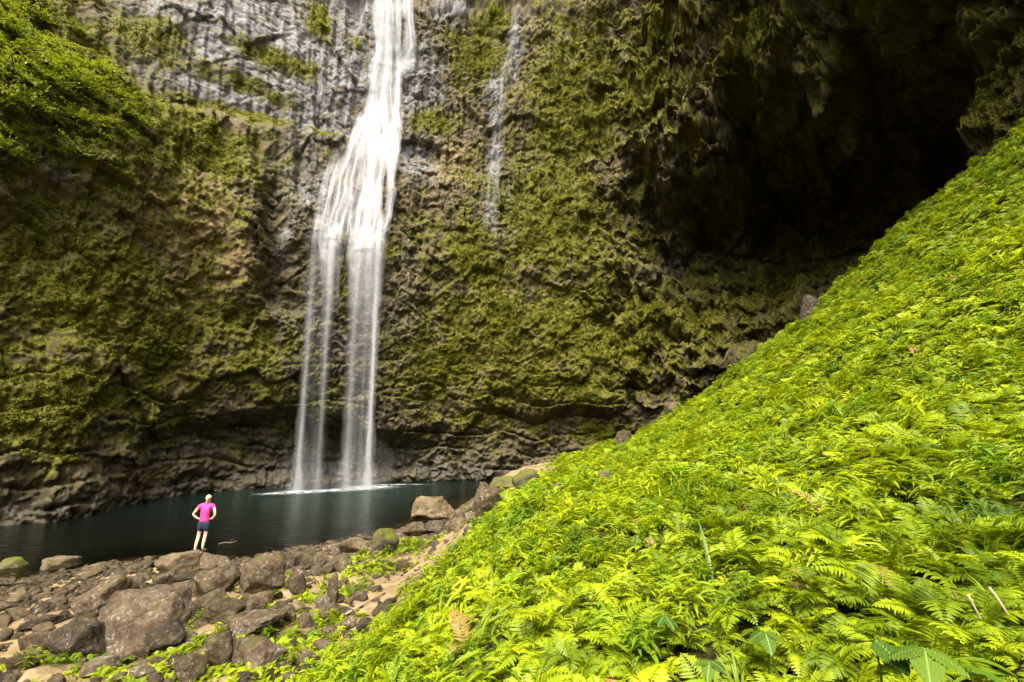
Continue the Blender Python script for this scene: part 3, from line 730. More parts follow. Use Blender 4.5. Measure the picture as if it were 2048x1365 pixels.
B = [
 (392, 1136, 474, 1188, 'b', 'brown boulder directly below the one the person stands on', 75, dict(sub=5)),
 (313, 1104, 394, 1158, 'p', 'blocky pale boulder just left of the standing person', 3, dict(planes=9, k=15, sub=5)),
 (311, 1146, 346, 1180, 'b', 'squat boulder propping the blocky pale boulder beside the person', 4, {}),
 (344, 1149, 396, 1172, 'd', 'dark wedge of rock in the shade below the person', 5, {}),
 (338, 1162, 410, 1197, 'b', 'low flat-backed boulder in front of the person\'s rock', 6, dict(depth=.7)),
 (154, 1152, 273, 1258, 'b', 'large boulder leaning to the right over a dark hollow near the pebble beach', 7, dict(tilt=-.55, planes=10, k=14, sub=5)),
 (199, 1183, 367, 1314, 'l', 'largest boulder of the bank, lichen-spotted with a strip of grass on its flank', 32, dict(planes=9, k=14, sub=5, depth=.8)),
 (288, 1249, 361, 1309, 'd', 'rounded dark boulder resting against the largest boulder', 9, dict(planes=18, k=8)),
 (100, 1243, 212, 1320, 'd', 'big dark boulder with pale scuffs at lower left', 10, dict(planes=10, k=13, sub=5)),
 (44, 1264, 112, 1312, 'b', 'boulder at the left foot of the big dark scuffed boulder', 11, {}),
 (16, 1306, 70, 1343, 'b', 'low boulder at the lower left corner beside a green tuft', 12, {}),
 (10, 1183, 52, 1213, 'p', 'smooth pale stone lying on the pebble beach near the left edge', 13, dict(planes=20, k=8)),
 (66, 1205, 105, 1226, 'd', 'small dark rounded rock in the middle of the pebble beach', 14, dict(planes=20, k=8)),
 (44, 1230, 124, 1260, 'd', 'long dark ledge of rock at the lower edge of the pebble beach', 15, dict(depth=.6)),
 (389, 1183, 452, 1224, 'b', 'brown slab leaning behind the bank below the person', 16, dict(tilt=-.3, k=14)),
 (406, 1196, 488, 1247, 'b', 'flat-topped brown boulder beside the sandy path', 17, dict(planes=9, k=14)),
 (455, 1226, 506, 1264, 'l', 'speckled boulder at the edge of the sandy path', 18, {}),
 (348, 1305, 408, 1372, 'b', 'upright brown boulder at the bottom edge left of the lichen rocks', 19, dict(planes=14)),
 (160, 1315, 233, 1356, 'l', 'pale lichened slab at the bottom left beside the green patch', 20, dict(tilt=-.3)),
 (229, 1294, 293, 1329, 'b', 'flat slab lying below the largest boulder', 21, dict(tilt=-.25, depth=.7)),
 (262, 1327, 316, 1360, 'l', 'low lichened rock near the bottom edge among weeds', 22, {}),
 (336, 1241, 367, 1259, 'p', 'small pale block behind the rounded dark boulder', 23, {}),
 (480, 1106, 564, 1190, 'b', 'tall pointed boulder leaning right at the water\'s edge', 24, dict(tilt=-.6, planes=9, k=15, sub=5)),
 (556, 1110, 591, 1146, 'd', 'dark upright block behind the tall pointed boulder', 25, {}),
 (479, 1128, 506, 1152, 'p', 'small pale block tucked left of the tall pointed boulder', 26, {}),
 (583, 1104, 622, 1128, 'b', 'rounded waterside rock right of the dark upright block', 27, {}),
 (595, 1111, 636, 1143, 'b', 'squat brown boulder in the waterside row', 28, {}),
 (627, 1104, 663, 1140, 'l', 'speckled boulder in the middle of the waterside row', 29, {}),
 (654, 1088, 681, 1113, 'b', 'small boulder at the left end of the long pale waterside slab', 30, {}),
 (670, 1075, 740, 1111, 'p', 'long pale humped slab at the water\'s edge', 31, dict(depth=.6, planes=16, k=9, sub=5)),
 (663, 1107, 705, 1143, 'b', 'brown block under the long pale humped slab', 8, {}),
 (740, 1056, 797, 1106, 'm', 'mossy boulder right of the long pale humped slab', 33, {}),
 (822, 991, 915, 1050, 'p', 'big rounded twin-humped boulder standing in the water', 34, dict(planes=20, k=8, sub=5, rough=.07)),
 (801, 1045, 853, 1076, 'b', 'rock below the twin-humped boulder, left of two', 35, {}),
 (849, 1042, 893, 1073, 'd', 'rock below the twin-humped boulder, right of two', 36, {}),
 (896, 1036, 937, 1064, 'p', 'pale rock on the shore right of the twin-humped boulder', 37, {}),
 (929, 1022, 961, 1047, 'l', 'grey speckled stone against the mossy outcrop', 38, {}),
 (912, 1010, 950, 1040, 'm', 'mossy stone between the twin-humped boulder and the outcrop', 39, {}),
 (944, 964, 1004, 1034, 'b', 'steep boulder forming the front of the mossy outcrop', 40, dict(sub=5)),
 (977, 954, 1043, 984, 'm', 'moss-edged boulder on the back of the outcrop', 41, {}),
 (1024, 936, 1078, 978, 'm', 'moss-capped boulder highest on the outcrop by the far wall', 42, {}),
 (1080, 986, 1107, 1013, 'l', 'grey stone among weeds right of the outcrop', 43, {}),
 (1099, 965, 1128, 996, 'l', 'upright grey stone among weeds near the far wall', 44, {}),
 (1188, 942, 1225, 972, 'p', 'pale bleached stone at the upper edge of the ferns', 45, {}),
 (1231, 861, 1264, 892, 'b', 'brown block standing at the fern crest before the far wall', 46, {}),
 (1329, 804, 1368, 832, 'p', 'pale stone on the fern crest under the cave', 47, {}),
 (1600, 590, 1650, 632, 'd', 'dark rock jutting out at the fern crest beneath the cave', 71, dict(sub=4, sink=.5, depth=.6)),
 (1795, 335, 1875, 402, 'd', 'dark outcrop at the top of the slope by the cave mouth', 72, dict(sub=4)),
 (1520, 640, 1560, 672, 'd', 'small dark rock on the shaded bank under the cave', 73, {}),
 (1905, 250, 1960, 300, 'd', 'dark block at the upper right edge of the fern slope', 74, {}),
 (574, 1140, 610, 1190, 'b', 'upright brown block beside the path behind the waterside row', 48, {}),
 (653, 1143, 675, 1211, 'b', 'narrow post-like rock standing on the bank', 49, dict(depth=.8)),
 (485, 1185, 533, 1232, 'l', 'speckled boulder left of the bare sandy patch', 50, {}),
 (463, 1228, 574, 1278, 'l', 'broad lichen-crusted slab in the middle of the bank', 51, dict(tilt=-.2, sub=5)),
 (436, 1270, 500, 1333, 'l', 'boulder with a thick white lichen crust near the bottom', 52, dict(sub=5)),
 (478, 1278, 568, 1336, 'l', 'wide grey boulder right of the white-crusted one', 53, dict(sub=5)),
 (410, 1264, 458, 1342, 'b', 'tall brown boulder left of the white-crusted one', 54, {}),
 (594, 1222, 630, 1262, 'b', 'angular brown rock at the fern edge', 55, {}),
 (571, 1201, 607, 1229, 'p', 'tan rock at the end of the sandy patch', 56, {}),
 (641, 1252, 675, 1278, 'l', 'flat grey stone half under the ferns', 57, {}),
 (630, 1192, 660, 1220, 'l', 'grey stone beside the narrow post-like rock', 58, {}),
 (681, 1234, 713, 1262, 'l', 'stone at the fern edge below the fallen stick', 59, {}),
 (588, 1299, 622, 1328, 'l', 'speckled stone among the ferns near the bottom', 60, {}),
 (819, 1142, 853, 1167, 'p', 'pale stone poking out of the ferns', 61, {}),
 (92, 1109, 161, 1140, 'p', 'domed pale rock rising from the shallow water', 62, dict(planes=18, k=8)),
 (-8, 1115, 54, 1137, 'm', 'flat rock in the shallows at the left edge', 63, dict(planes=18, k=8)),
 (288, 1112, 306, 1124, 'p', 'small stone in the water left of the person\'s rocks', 64, {}),
 (278, 1124, 313, 1142, 'd', 'dark low stone at the waterline left of the person\'s rocks', 65, {}),
 (168, 1127, 206, 1145, 'p', 'angular pale stone at the edge of the shallows', 66, {}),
 (158, 1140, 198, 1162, 'p', 'rounded pale stone at the top of the pebble beach', 67, dict(planes=18, k=8)),
]
PERSON_ROCK = boulder(372, 1102, 468, 1142, 'b', 'massive brown boulder the person is standing on', 2, planes=10, k=13, sub=5, sink=.8)
for l, t, r, b, m, lab, sd, kw in B:
    boulder(l, t, r, b, m, lab, sd, **kw)

mv, mf_ = ICO[3]
mist_v, mist_f = [], []
for px_, py_, rx_, rz_ in ((738, 976, 1.7, 2.0), (600, 986, 1.6, 1.7), (672, 982, 2.2, 1.2)):
    q = on_ground(px_, py_)
    mist_f.append(mf_ + sum(len(a_) for a_ in mist_v)); mist_v.append(mv * [rx_, 1.1, rz_] + [q[0], q[1], rz_ * .55 + .05])
for mv_, in zip(mist_v): mv_[:, 2] = np.maximum(mv_[:, 2], 0.07)
tag(mesh_obj('mist', np.vstack(mist_v), np.vstack(mist_f), MIST_MAT), 'thin white spray over the foot of the falls', 'mist', kind='stuff')

# loose stones, each its own, sharing a few shapes
STONE_ME = []
for i in range(10):
    v, f = rock_shape(200 + i, 3, 12, 10, 0.04, (1, 0.8, 0.62))
    STONE_ME.append(mesh_data('stone', v, f, [ROCK_BROWN, ROCK_PALE, ROCK_LICHEN, ROCK_DARK, ROCK_PALE][i % 5]))
def clear_of_rocks(x, y, rad):
    return all((x - a) ** 2 + (y - b) ** 2 > (0.75 * c + rad * 0.5) ** 2 for a, b, c in ROCK_SPOTS)
cnt, tries = 0, 0
while cnt < 230 and tries < 8000:
    tries += 1
    px, py = rng.uniform(-10, 980), rng.uniform(1040, 1375)
    q = on_ground(px, py)
    if q[2] < 0.03 or q[1] > 27: continue
    cov = float(fern_cover(q[0], q[1]))
    if rng.random() < cov * 1.05: continue
    beach = px < 300 and 1130 < py < 1260
    rad = float(np.clip(rng.lognormal(-2.15, 0.42), 0.07, 0.30)) * (0.8 if beach else 1.0)
    if not clear_of_rocks(q[0], q[1], rad): continue
    o = link(bpy.data.objects.new('stone', STONE_ME[int(rng.integers(10))]))
    o.location = (q[0], q[1], float(ground(q[0], q[1])) + rad * 0.22)
    o.rotation_euler = (rng.uniform(-.3, .3), rng.uniform(-.3, .3), rng.uniform(0, 6.28)); o.scale = (rad * rng.uniform(.85, 1.3), rad, rad * rng.uniform(.8, 1.2))
    if beach: tag(o, 'loose stone lying on the pebble beach at the left', 'stone', 'loose stones on the pebble beach')
    else: tag(o, 'loose stone on the bank between the boulders and the ferns', 'stone', 'loose stones on the bank')
    ROCK_SPOTS.append((q[0], q[1], rad * 0.6)); cnt += 1

# ------------------------------------------------------------------ scattering of uncountable things
def hidden_collection(name, objs):
    c = bpy.data.collections.new(name)
    for o in objs: c.objects.link(o)
    return c
def scatter(name, pts, rot, scl, idx, tint, coll, label=None, cat=None):
    me = bpy.data.meshes.new(name)
    me.vertices.add(len(pts)); me.vertices.foreach_set('co', np.asarray(pts, np.float32).ravel())
    attr(me, 'rot', rot, 'FLOAT_VECTOR'); attr(me, 'scl', scl); attr(me, 'idx', idx, 'INT'); attr(me, 'tint', tint)
    o = link(bpy.data.objects.new(name, me))
    g = bpy.data.node_groups.new(name, 'GeometryNodeTree')
    g.interface.new_socket('Geometry', in_out='INPUT', socket_type='NodeSocketGeometry')
    g.interface.new_socket('Geometry', in_out='OUTPUT', socket_type='NodeSocketGeometry')
    gi, go = g.nodes.new('NodeGroupInput'), g.nodes.new('NodeGroupOutput')
    ip = g.nodes.new('GeometryNodeInstanceOnPoints'); ci = g.nodes.new('GeometryNodeCollectionInfo')
    ci.inputs['Collection'].default_value = coll; ci.inputs['Separate Children'].default_value = True; ci.inputs['Reset Children'].default_value = True
    def named(nm, typ):
        nd = g.nodes.new('GeometryNodeInputNamedAttribute'); nd.data_type = typ; nd.inputs['Name'].default_value = nm
        return nd.outputs['Attribute']
    e2r = g.nodes.new('FunctionNodeEulerToRotation')
    L = g.links.new
    L(gi.outputs[0], ip.inputs['Points']); L(ci.outputs[0], ip.inputs['Instance']); ip.inputs['Pick Instance'].default_value = True
    L(named('idx', 'INT'), ip.inputs['Instance Index']); L(named('rot', 'FLOAT_VECTOR'), e2r.inputs[0]); L(e2r.outputs[0], ip.inputs['Rotation'])
    L(named('scl', 'FLOAT'), ip.inputs['Scale']); L(ip.outputs[0], go.inputs[0])
    md = o.modifiers.new('scatter', 'NODES'); md.node_group = g
    tag(o, label, cat, kind='stuff')
    return o
def frames(axis, spin):
    """Euler angles that turn +Z to axis after a spin about it."""
    a = axis / np.linalg.norm(axis, axis=1, keepdims=True)
    ref = np.where(np.abs(a[:, 2:3]) < 0.95, np.array([[0, 0, 1.0]]), np.array([[1.0, 0, 0]]))
    x = np.cross(ref, a); x /= np.linalg.norm(x, axis=1, keepdims=True); y = np.cross(a, x)
    c, s = np.cos(spin)[:, None], np.sin(spin)[:, None]
    X, Y = x * c + y * s, -x * s + y * c
    return np.stack([np.arctan2(Y[:, 2], a[:, 2]), -np.arcsin(np.clip(X[:, 2], -1, 1)), np.arctan2(X[:, 1], X[:, 0])], -1)

# pebbles
PEB = hidden_collection('pebble_shapes', [bpy.data.objects.new('pebble', m) for m in STONE_ME])
qx, qy = rng.uniform(-17, -2, 60000), rng.uniform(6.5, 22, 60000)
dd = shore_dist(qx, qy); cv = fern_cover(qx, qy)
keep = (dd > -1.4) & (cv < 0.45) & (rng.random(60000) < np.where(dd < 4.0, 0.5, 0.05) * np.where(qx < -7, 1.0, 0.35))
qx, qy = qx[keep], qy[keep]; n = len(qx)
ps = np.clip(rng.lognormal(-3.05, 0.5, n), 0.018, 0.13)
scatter('pebbles', np.stack([qx, qy, ground(qx, qy) + ps * 0.2], -1), np.stack([rng.uniform(-.4, .4, n), rng.uniform(-.4, .4, n), rng.uniform(0, 6.3, n)], -1), ps,
        rng.integers(0, 10, n), rng.random(n), PEB, 'small grey and brown pebbles covering the beach and bank', 'pebbles')

# ------------------------------------------------------------------ plants
LEAF_FERN = leaf_material('fern_leaf', (0.055, 0.10, 0.004), (0.34, 0.39, 0.004))
LEAF_FERN_ONE = leaf_material('fern_frond', (0.075, 0.12, 0.004), (0.29, 0.35, 0.004), inst=False)
LEAF_CLIFF = leaf_material('cliff_leaf', (0.045, 0.05, 0.003), (0.23, 0.23, 0.006))
LEAF_SHRUB = leaf_material('shrub_leaf', (0.08, 0.11, 0.005), (0.23, 0.26, 0.010), inst=False)
LEAF_BROAD = leaf_material('broad_leaf', (0.06, 0.115, 0.007), (0.13, 0.19, 0.010), inst=False, trans=0.3, rough=0.4)
LEAF_DEAD = leaf_material('dead_leaf', (0.14, 0.08, 0.02), (0.30, 0.20, 0.06), inst=False, trans=0.25)
def veined_leaf():
    k = Nodes('bramble_leaf')
    sp = k.n('SeparateXYZ'); k.put(sp.inputs[0], k.obj())
    ax = k.math('ABSOLUTE', sp.outputs[0])
    vein = k.math('SINE', k.math('MULTIPLY', k.math('SUBTRACT', sp.outputs[1], k.math('MULTIPLY', ax, 0.8)), 300.0))
    rib = k.ramp(ax, 0.004, 0.001)
    t = k.n('ObjectInfo').outputs['Random']
    c = k.mix(t, (0.035, 0.075, 0.006), (0.085, 0.135, 0.009))
    c = k.mix(k.math('MULTIPLY', k.ramp(vein, 0.5, 1.0), 0.18), c, (0.10, 0.17, 0.02))
    c = k.mix(rib, c, (0.16, 0.24, 0.05))
    b = k.bsdf(c, 0.55, k.bump(vein, 0.25, 0.003), 0.2)
    tr = k.n('BsdfTranslucent'); k.put(tr.inputs['Color'], c)
    return k.done(k.shmix(0.25, b, tr.outputs[0]))
LEAF_BRAMBLE = veined_leaf()
STRAW = plain('straw', (0.30, 0.24, 0.14), 0.7, var=0.3)
BARK = plain('bark', (0.09, 0.065, 0.045), 0.9, var=0.4, bump=0.5)
class Geo:
    def __init__(s): s.v, s.f = [], []
    def add(s, V, F, M=None):
        n = sum(len(q) for q in s.v); V = np.asarray(V, float)
        if M is not None: V = V @ np.array(M)[:3, :3].T + np.array(M)[:3, 3]
        s.v.append(V); s.f += [tuple(i + n for i in q) for q in F]
    def data(s, name, mat): return mesh_data(name, np.vstack(s.v), s.f, mat)
def lance(base, d, up, L, w, fold=0.25, droop=0.2):
    """A pointed leaf: 6 points, folded along the middle."""
    d = d / np.linalg.norm(d); side = np.cross(d, up); side /= np.linalg.norm(side) + 1e-9; up = np.cross(side, d)
    P = [base, base + d * L * .35 + side * w / 2 + up * (fold * w - droop * L * .06), base + d * L * .35 - side * w / 2 + up * (fold * w - droop * L * .06), base + d * L * .38 - up * droop * L * .08,
         base + d * L * .75 + side * w * .32 - up * droop * L * .35, base + d * L * .75 - side * w * .32 - up * droop * L * .35, base + d * L * .98 - up * droop * L]
    return P, [(0, 3, 1), (0, 2, 3), (1, 3, 6, 4), (3, 2, 5, 6)]
def frond_geo(L, pairs, seed, width=0.30, lift=0.75, drop=0.75, geo=None, M=None):
    """A feather-shaped fern frond from the origin along +Y."""
    r = np.random.default_rng(seed); g = geo or Geo()
    t = np.linspace(0, 1, pairs + 3)
    bend = r.uniform(-.12, .12)
    pt = lambda q: np.array([bend * L * q * q, L * (q * (1 - 0.18 * q)), L * (lift * q - drop * q * q)])
    for i, q in enumerate(t[2:]):
        p0, p1 = pt(q), pt(min(q + 0.03, 1.03)); d = p1 - p0; d /= np.linalg.norm(d)
        ln = width * L * (np.sin(np.pi * min(1, 0.12 + 0.88 * q) ** 0.72) ** 0.8 + 0.05) * r.uniform(.88, 1.1)
        side = np.cross(d, [0, 0, 1.0]); side /= np.linalg.norm(side); up = np.cross(side, d)
        for sg in (-1, 1):
            v, f = lance(p0, side * sg + d * r.uniform(.3, .5) + up * r.uniform(-.05, .2), up, ln, L * .9 / pairs * 0.95, 0.1, r.uniform(.1, .35))
            g.add(v, f, M)
    for q0, q1 in zip(np.linspace(0, .9, 6), np.linspace(.18, 1, 6)):
        a, b = pt(q0), pt(q1); w = L * .010 * (1.2 - q0)
        g.add([a + [w, 0, 0], a - [w, 0, 0], b - [w * .6, 0, 0], b + [w * .6, 0, 0]], [(0, 1, 2, 3)], M)
    return g
def spin_tilt(az, tilt, base=(0, 0, 0)):
    return Matrix.Translation(base) @ Matrix.Rotation(az, 4, 'Z') @ Matrix.Rotation(tilt, 4, 'X')
def fern_proto(seed, n, L, pairs, mat):
    r = np.random.default_rng(seed); g = Geo()
    for i in range(n):
        frond_geo(L * r.uniform(.7, 1.1), pairs, seed * 10 + i, r.uniform(.24, .32), r.uniform(.6, 1.1), r.uniform(.6, 1.0), g, spin_tilt(i * 6.283 / n + r.uniform(-.4, .4), r.uniform(-.15, .45)))
    return bpy.data.objects.new('fern_shape', g.data('fern_shape', mat))
def herb_proto(seed, n, L, mat, broad=0.28):
    r = np.random.default_rng(seed); g = Geo()
    for i in range(n):
        az, le = r.uniform(0, 6.28), r.uniform(.5, 1.0) * L
        lean = np.array([math.sin(az), math.cos(az), 0]) * r.uniform(.15, .6)
        for kq in range(5):
            q = 0.35 + 0.16 * kq; b = (lean * q + np.array([0, 0, 1.0]) * q) * le
            a2 = az + kq * 2.4 + r.uniform(-.5, .5)
            d = np.array([math.sin(a2), math.cos(a2), r.uniform(-.05, .55)])
            v, f = lance(b, d, np.array([0, 0, 1.0]), le * r.uniform(.45, .65), le * .5 * broad, .15, r.uniform(.2, .5)); g.add(v, f)
        w = .006; e = (lean + [0, 0, 1]) * le
        g.add([[w, 0, 0], [-w, 0, 0], e - [w / 2, 0, 0], e + [w / 2, 0, 0]], [(0, 1, 2, 3)])
    return bpy.data.objects.new('herb_shape', g.data('herb_shape', mat))
def grass_proto(seed, n, L, mat):
    r = np.random.default_rng(seed); g = Geo()
    for i in range(n):
        az, le = r.uniform(0, 6.28), L * r.uniform(.5, 1); d = np.array([math.sin(az), math.cos(az), 0]); side = np.array([d[1], -d[0], 0]); w = .012; b0 = d * r.uniform(0, .08); out = r.uniform(.3, .9)
        P = [b0 + d * le * out * q * q + np.array([0, 0, le * (q - .35 * out * q * q)]) for q in (0, .4, .75, 1)]
        g.add([P[0] + side * w, P[0] - side * w, P[1] - side * w, P[1] + side * w, P[2] - side * w * .7, P[2] + side * w * .7, P[3]], [(0, 1, 2, 3), (3, 2, 4, 5), (5, 4, 6)])
    return bpy.data.objects.new('grass_shape', g.data('grass_shape', mat))
def tuft_proto(seed, n, R, mat):
    """A hanging tuft of small leaves for the rock face, outwards along +Z."""
    r = np.random.default_rng(seed); g = Geo()
    for i in range(n):
        az, el = r.uniform(0, 6.28), r.uniform(.1, 1.3); d = np.array([math.cos(az) * math.cos(el), math.sin(az) * math.cos(el), math.sin(el)])
        b = d * R * r.uniform(.1, .5); L = R * r.uniform(.45, .9)
        v, f = lance(b, d + r.normal(size=3) * .3, np.array([0, 0, 1.0]), L, L * r.uniform(.4, .65), .1, .4); g.add(v, f)
    return bpy.data.objects.new('tuft_shape', g.data('tuft_shape', mat))

LEAF_HERB = leaf_material('herb_leaf', (0.030, 0.075, 0.005), (0.20, 0.30, 0.007))
protos = [fern_proto(i, n_, L_, p_, LEAF_FERN) for i, (n_, L_, p_) in enumerate([(7, .34, 13), (6, .42, 15), (8, .30, 12), (5, .46, 16)])]
protos += [herb_proto(40 + i, 9, l_, LEAF_HERB if i in (1, 2) else LEAF_FERN, b_) for i, (l_, b_) in enumerate([(.20, .45), (.30, .30), (.17, .6), (.40, .22)])]
protos += [grass_proto(60 + i, 12, .34, LEAF_FERN) for i in range(2)]
protos += [fern_proto(66, 3, .38, 12, leaf_material('withered_leaf', (0.10, 0.05, 0.02), (0.34, 0.20, 0.07)))]
for i, o in enumerate(protos): o.name = 'plant_shape_%02d' % i
COVER = hidden_collection('plant_shapes', protos)
def slope_points(n_try, dens):
    x, y = rng.uniform(-11, 23, n_try), rng.uniform(0.2, 31, n_try)
    d = np.hypot(x, y)
    inview = (np.abs(x) < 1.35 * y + 2.0)
    c = fern_cover(x, y)
    p = dens(d, x, y) * (34 * 30.8) / n_try
    p = p * (0.30 + 0.70 * sstep(-.40, -.10, fbm(x * 1.5, y * 1.5, 0 * x + 6, 3, 79)))
    p = p * (1 - 0.55 * sstep(0.8, 2.2, x) * sstep(6.5, 3.5, y))
    k_ = inview & (rng.random(n_try) < p * np.clip(c, 0, 1) ** 1.2)
    k_ &= d > 0.9
    return x[k_], y[k_]
x, y = slope_points(200000, lambda d, x, y: np.interp(d, [0, 3, 8, 30], [75, 95, 125, 95]))
z = ground(x, y); n = len(x)
clump = fbm(x * .9, y * .9, 0 * x, 3, 77)
tint = np.clip(0.62 + 0.45 * clump + rng.normal(0, .24, n) - 0.35 * sstep(1.2, 4.0, x) * sstep(9, 3, y), 0, 1)
near = np.hypot(x, y)
herb = rng.random(n) < np.clip(0.42 + 1.3 * fbm(x * .6, y * .6, 0 * x + 9, 3, 78), .08, .92)
idx = np.where(herb, rng.integers(4, 8, n), rng.integers(0, 4, n)); idx = np.where(rng.random(n) < .07, rng.integers(8, 10, n), idx); idx = np.where(rng.random(n) < .02, 10, idx)
e = 0.4
gxn, gyn = (ground(x + e, y) - ground(x - e, y)) / (2 * e), (ground(x, y + e) - ground(x, y - e)) / (2 * e)
axis = np.stack([-gxn * .6, -gyn * .6, 1 + 0 * x], -1) + rng.normal(0, .22, (n, 3))
tall = fbm(x * .55, y * .55, 0 * x + 21, 3, 88)
scl = np.clip(rng.lognormal(-.16, .30, n), .4, 1.6) * (1 + .45 * tall) * np.interp(near, [0, 2, 5, 12], [.45, .52, .60, .72]) * np.where(x < fern_edge(y) + .3, .62, 1)
scatter('fern_carpet', np.stack([x, y, z - .02], -1), frames(axis, rng.uniform(0, 6.28, n)), scl, idx, tint, COVER, 'dense carpet of bright green ferns and herbs over the slope', 'ground cover')

# individual ferns nearest the viewer: a crown of separate fronds
FROND_ME = []
for i in range(8):
    FROND_ME.append(frond_geo(1.0, 22, 300 + i, [.22, .26, .30, .25][i % 4], [.5, .8, 1.0, .65][i % 4], [.5, .85, .95, .8][i % 4]).data('frond', LEAF_FERN_ONE))
cnt, tries = 0, 0
while cnt < 170 and tries < 6000:
    tries += 1
    px, py = rng.uniform(620, 2048), rng.uniform(640, 1365)
    if py < 1365 - (px - 560) * 0.72 + 260: continue
    q = on_ground(px, py)
    dist = np.hypot(q[0], q[1])
    if dist > 7 or dist < 1.5 or fern_cover(q[0], q[1]) < .7: continue
    root = empty('fern', (q[0], q[1], float(ground(q[0], q[1])) - .02), (rng.uniform(-.15, .15), rng.uniform(-.55, -.1), rng.uniform(0, 6.28)))
    L = rng.uniform(.20, .46) * (1.1 if q[0] > 1.5 else .8); nf = int(rng.integers(5, 9))
    for i in range(nf):
        o = link(bpy.data.objects.new('frond', FROND_ME[int(rng.integers(8))]), root)
        s_ = L * rng.uniform(.7, 1.1); o.scale = (s_, s_, s_)
        o.rotation_euler = (rng.uniform(-.1, .5), 0, i * 6.283 / nf + rng.uniform(-.4, .4))
    tag(root, 'feathery green fern with arching fronds on the near slope', 'fern', 'ferns on the near slope'); cnt += 1

# moss tufts and small plants on the rock face
tufts = [tuft_proto(80 + i, nl, r_, LEAF_CLIFF) for i, (nl, r_) in enumerate([(14, .20), (18, .28), (12, .16), (20, .34)])]
tufts += [fern_proto(90 + i, 4, .42, 7, LEAF_CLIFF) for i in range(2)]
for i, o in enumerate(tufts): o.name = 'tuft_shape_%02d' % i
TUFTS = hidden_collection('tuft_shapes', tufts)
area = np.linalg.norm(np.cross(du, dv), axis=-1)
wgt = np.clip((moss + 0.30 * nz2 - 0.22) * 1.4, 0, 1) ** 1.1 * area
wgt[:, HH > 40] = 0
flat = wgt.ravel() / wgt.sum()
N_T = 210000
pick = np.searchsorted(np.cumsum(flat), rng.random(N_T)); pick = np.clip(pick, 0, flat.size - 1)
pp = P3.reshape(-1, 3)[pick]; nn = NRM.reshape(-1, 3)[pick]
big = np.clip(moss.ravel()[pick], 0, 1)
ti = np.clip(0.47 + 0.35 * fbm(pp[:, 0] * .5, pp[:, 1] * .5, pp[:, 2] * .5, 3, 99) + 0.22 * (big - .5) + rng.normal(0, .17, N_T), 0, 1)
scatter('cliff_moss', pp + nn * 0.01, frames(nn + np.array([[0, 0, .45]]) + rng.normal(0, .3, (N_T, 3)), rng.uniform(0, 6.28, N_T)), rng.uniform(.11, .33, N_T) * (0.55 + .5 * big),
        np.where(rng.random(N_T) < .85, rng.integers(0, 4, N_T), rng.integers(4, 6, N_T)), ti, TUFTS, 'moss and small leafy plants clinging to the cliff face', 'moss')

# shrubs on the upper cliff
def tube(pts, radii, sides=6):
    pts = np.asarray(pts, float); V, Fc = [], []
    for i, p_ in enumerate(pts):
        d = pts[min(i + 1, len(pts) - 1)] - pts[max(i - 1, 0)]; d /= np.linalg.norm(d) + 1e-9
        a = np.cross(d, [0.3, 0.9, 0.2]); a /= np.linalg.norm(a); b = np.cross(d, a)
        for q in range(sides):
            an = q * 2 * math.pi / sides; V.append(p_ + (a * math.cos(an) + b * math.sin(an)) * radii[i])
    for i in range(len(pts) - 1):
        for q in range(sides):
            r2 = (q + 1) % sides; Fc.append((i * sides + q, i * sides + r2, (i + 1) * sides + r2, (i + 1) * sides + q))
    Fc.append(tuple(range(sides))[::-1]); Fc.append(tuple(range((len(pts) - 1) * sides, len(pts) * sides)))
    return V, Fc
SHRUB = []
for i in range(5):
    r = np.random.default_rng(500 + i); crown, trunk = Geo(), Geo()
    v, f = tube([[0, 0, -.15], [.03, .02, .12], [0, .03, .3]], [.06, .045, .03], 6); trunk.add(v, f)
    for q in range(130):                                  # leafy sprigs radiating unevenly from a few limbs
        a, el = r.uniform(0, 6.28), abs(r.normal(.35, .45)); L = r.uniform(.35, 1.0) * (1.0 + .35 * math.sin(3 * a + i)) * (1.1 - .35 * min(el, 1.3))
        d = np.array([math.cos(a) * math.cos(el), math.sin(a) * math.cos(el), math.sin(el) * .9 + .08]); b0 = np.array([0, 0, .2]); bendv = r.normal(size=3) * .12 - [0, 0, .18]
        for kq in range(11):
            t_ = .35 + .065 * kq; b = b0 + d * L * t_ + bendv * t_ * t_; dd_ = d * .5 + r.normal(size=3) * .55; le = r.uniform(.07, .14)
            v, f = lance(b, dd_, np.array([0, 0, 1.0]) + r.normal(size=3) * .3, le, le * .42, .1, .3); crown.add(v, f)
        if q % 6 == 0:
            v, f = tube([[0, 0, .1], b0 + d * L * .45 + bendv * .2, b0 + d * L + bendv], [.026, .014, .004], 5); trunk.add(v, f)
    SHRUB.append((crown.data('crown', LEAF_SHRUB), trunk.data('trunk', BARK)))
def shrub(px, py, size, label, group, i):
    s_, h_ = on_wall(px, py); q, _ = wall_point(s_, h_, -0.1); size *= .8
    root = empty('shrub', q, (rng.uniform(-.1, .1), rng.uniform(-.1, .1), rng.uniform(0, 6.28))); root.scale = (size * rng.uniform(.9, 1.25), size * rng.uniform(.9, 1.1), size * rng.uniform(.7, 1.0))
    link(bpy.data.objects.new('trunk', SHRUB[i % 5][1]), root); link(bpy.data.objects.new('crown', SHRUB[i % 5][0]), root)
    tag(root, label, 'shrub', group)
UL = []
r_ul = np.random.default_rng(31)
for py in range(5, 330, 34):
    for px in range(8, 320, 46):
        if px < np.interp(py, [0, 120, 200, 250, 300, 330], [120, 190, 260, 310, 190, 110]) and r_ul.random() < .92:
            UL.append((px + r_ul.uniform(-16, 16), py + r_ul.uniform(-12, 12), r_ul.uniform(1.0, 1.9) * (1 if py < 250 else .75)))
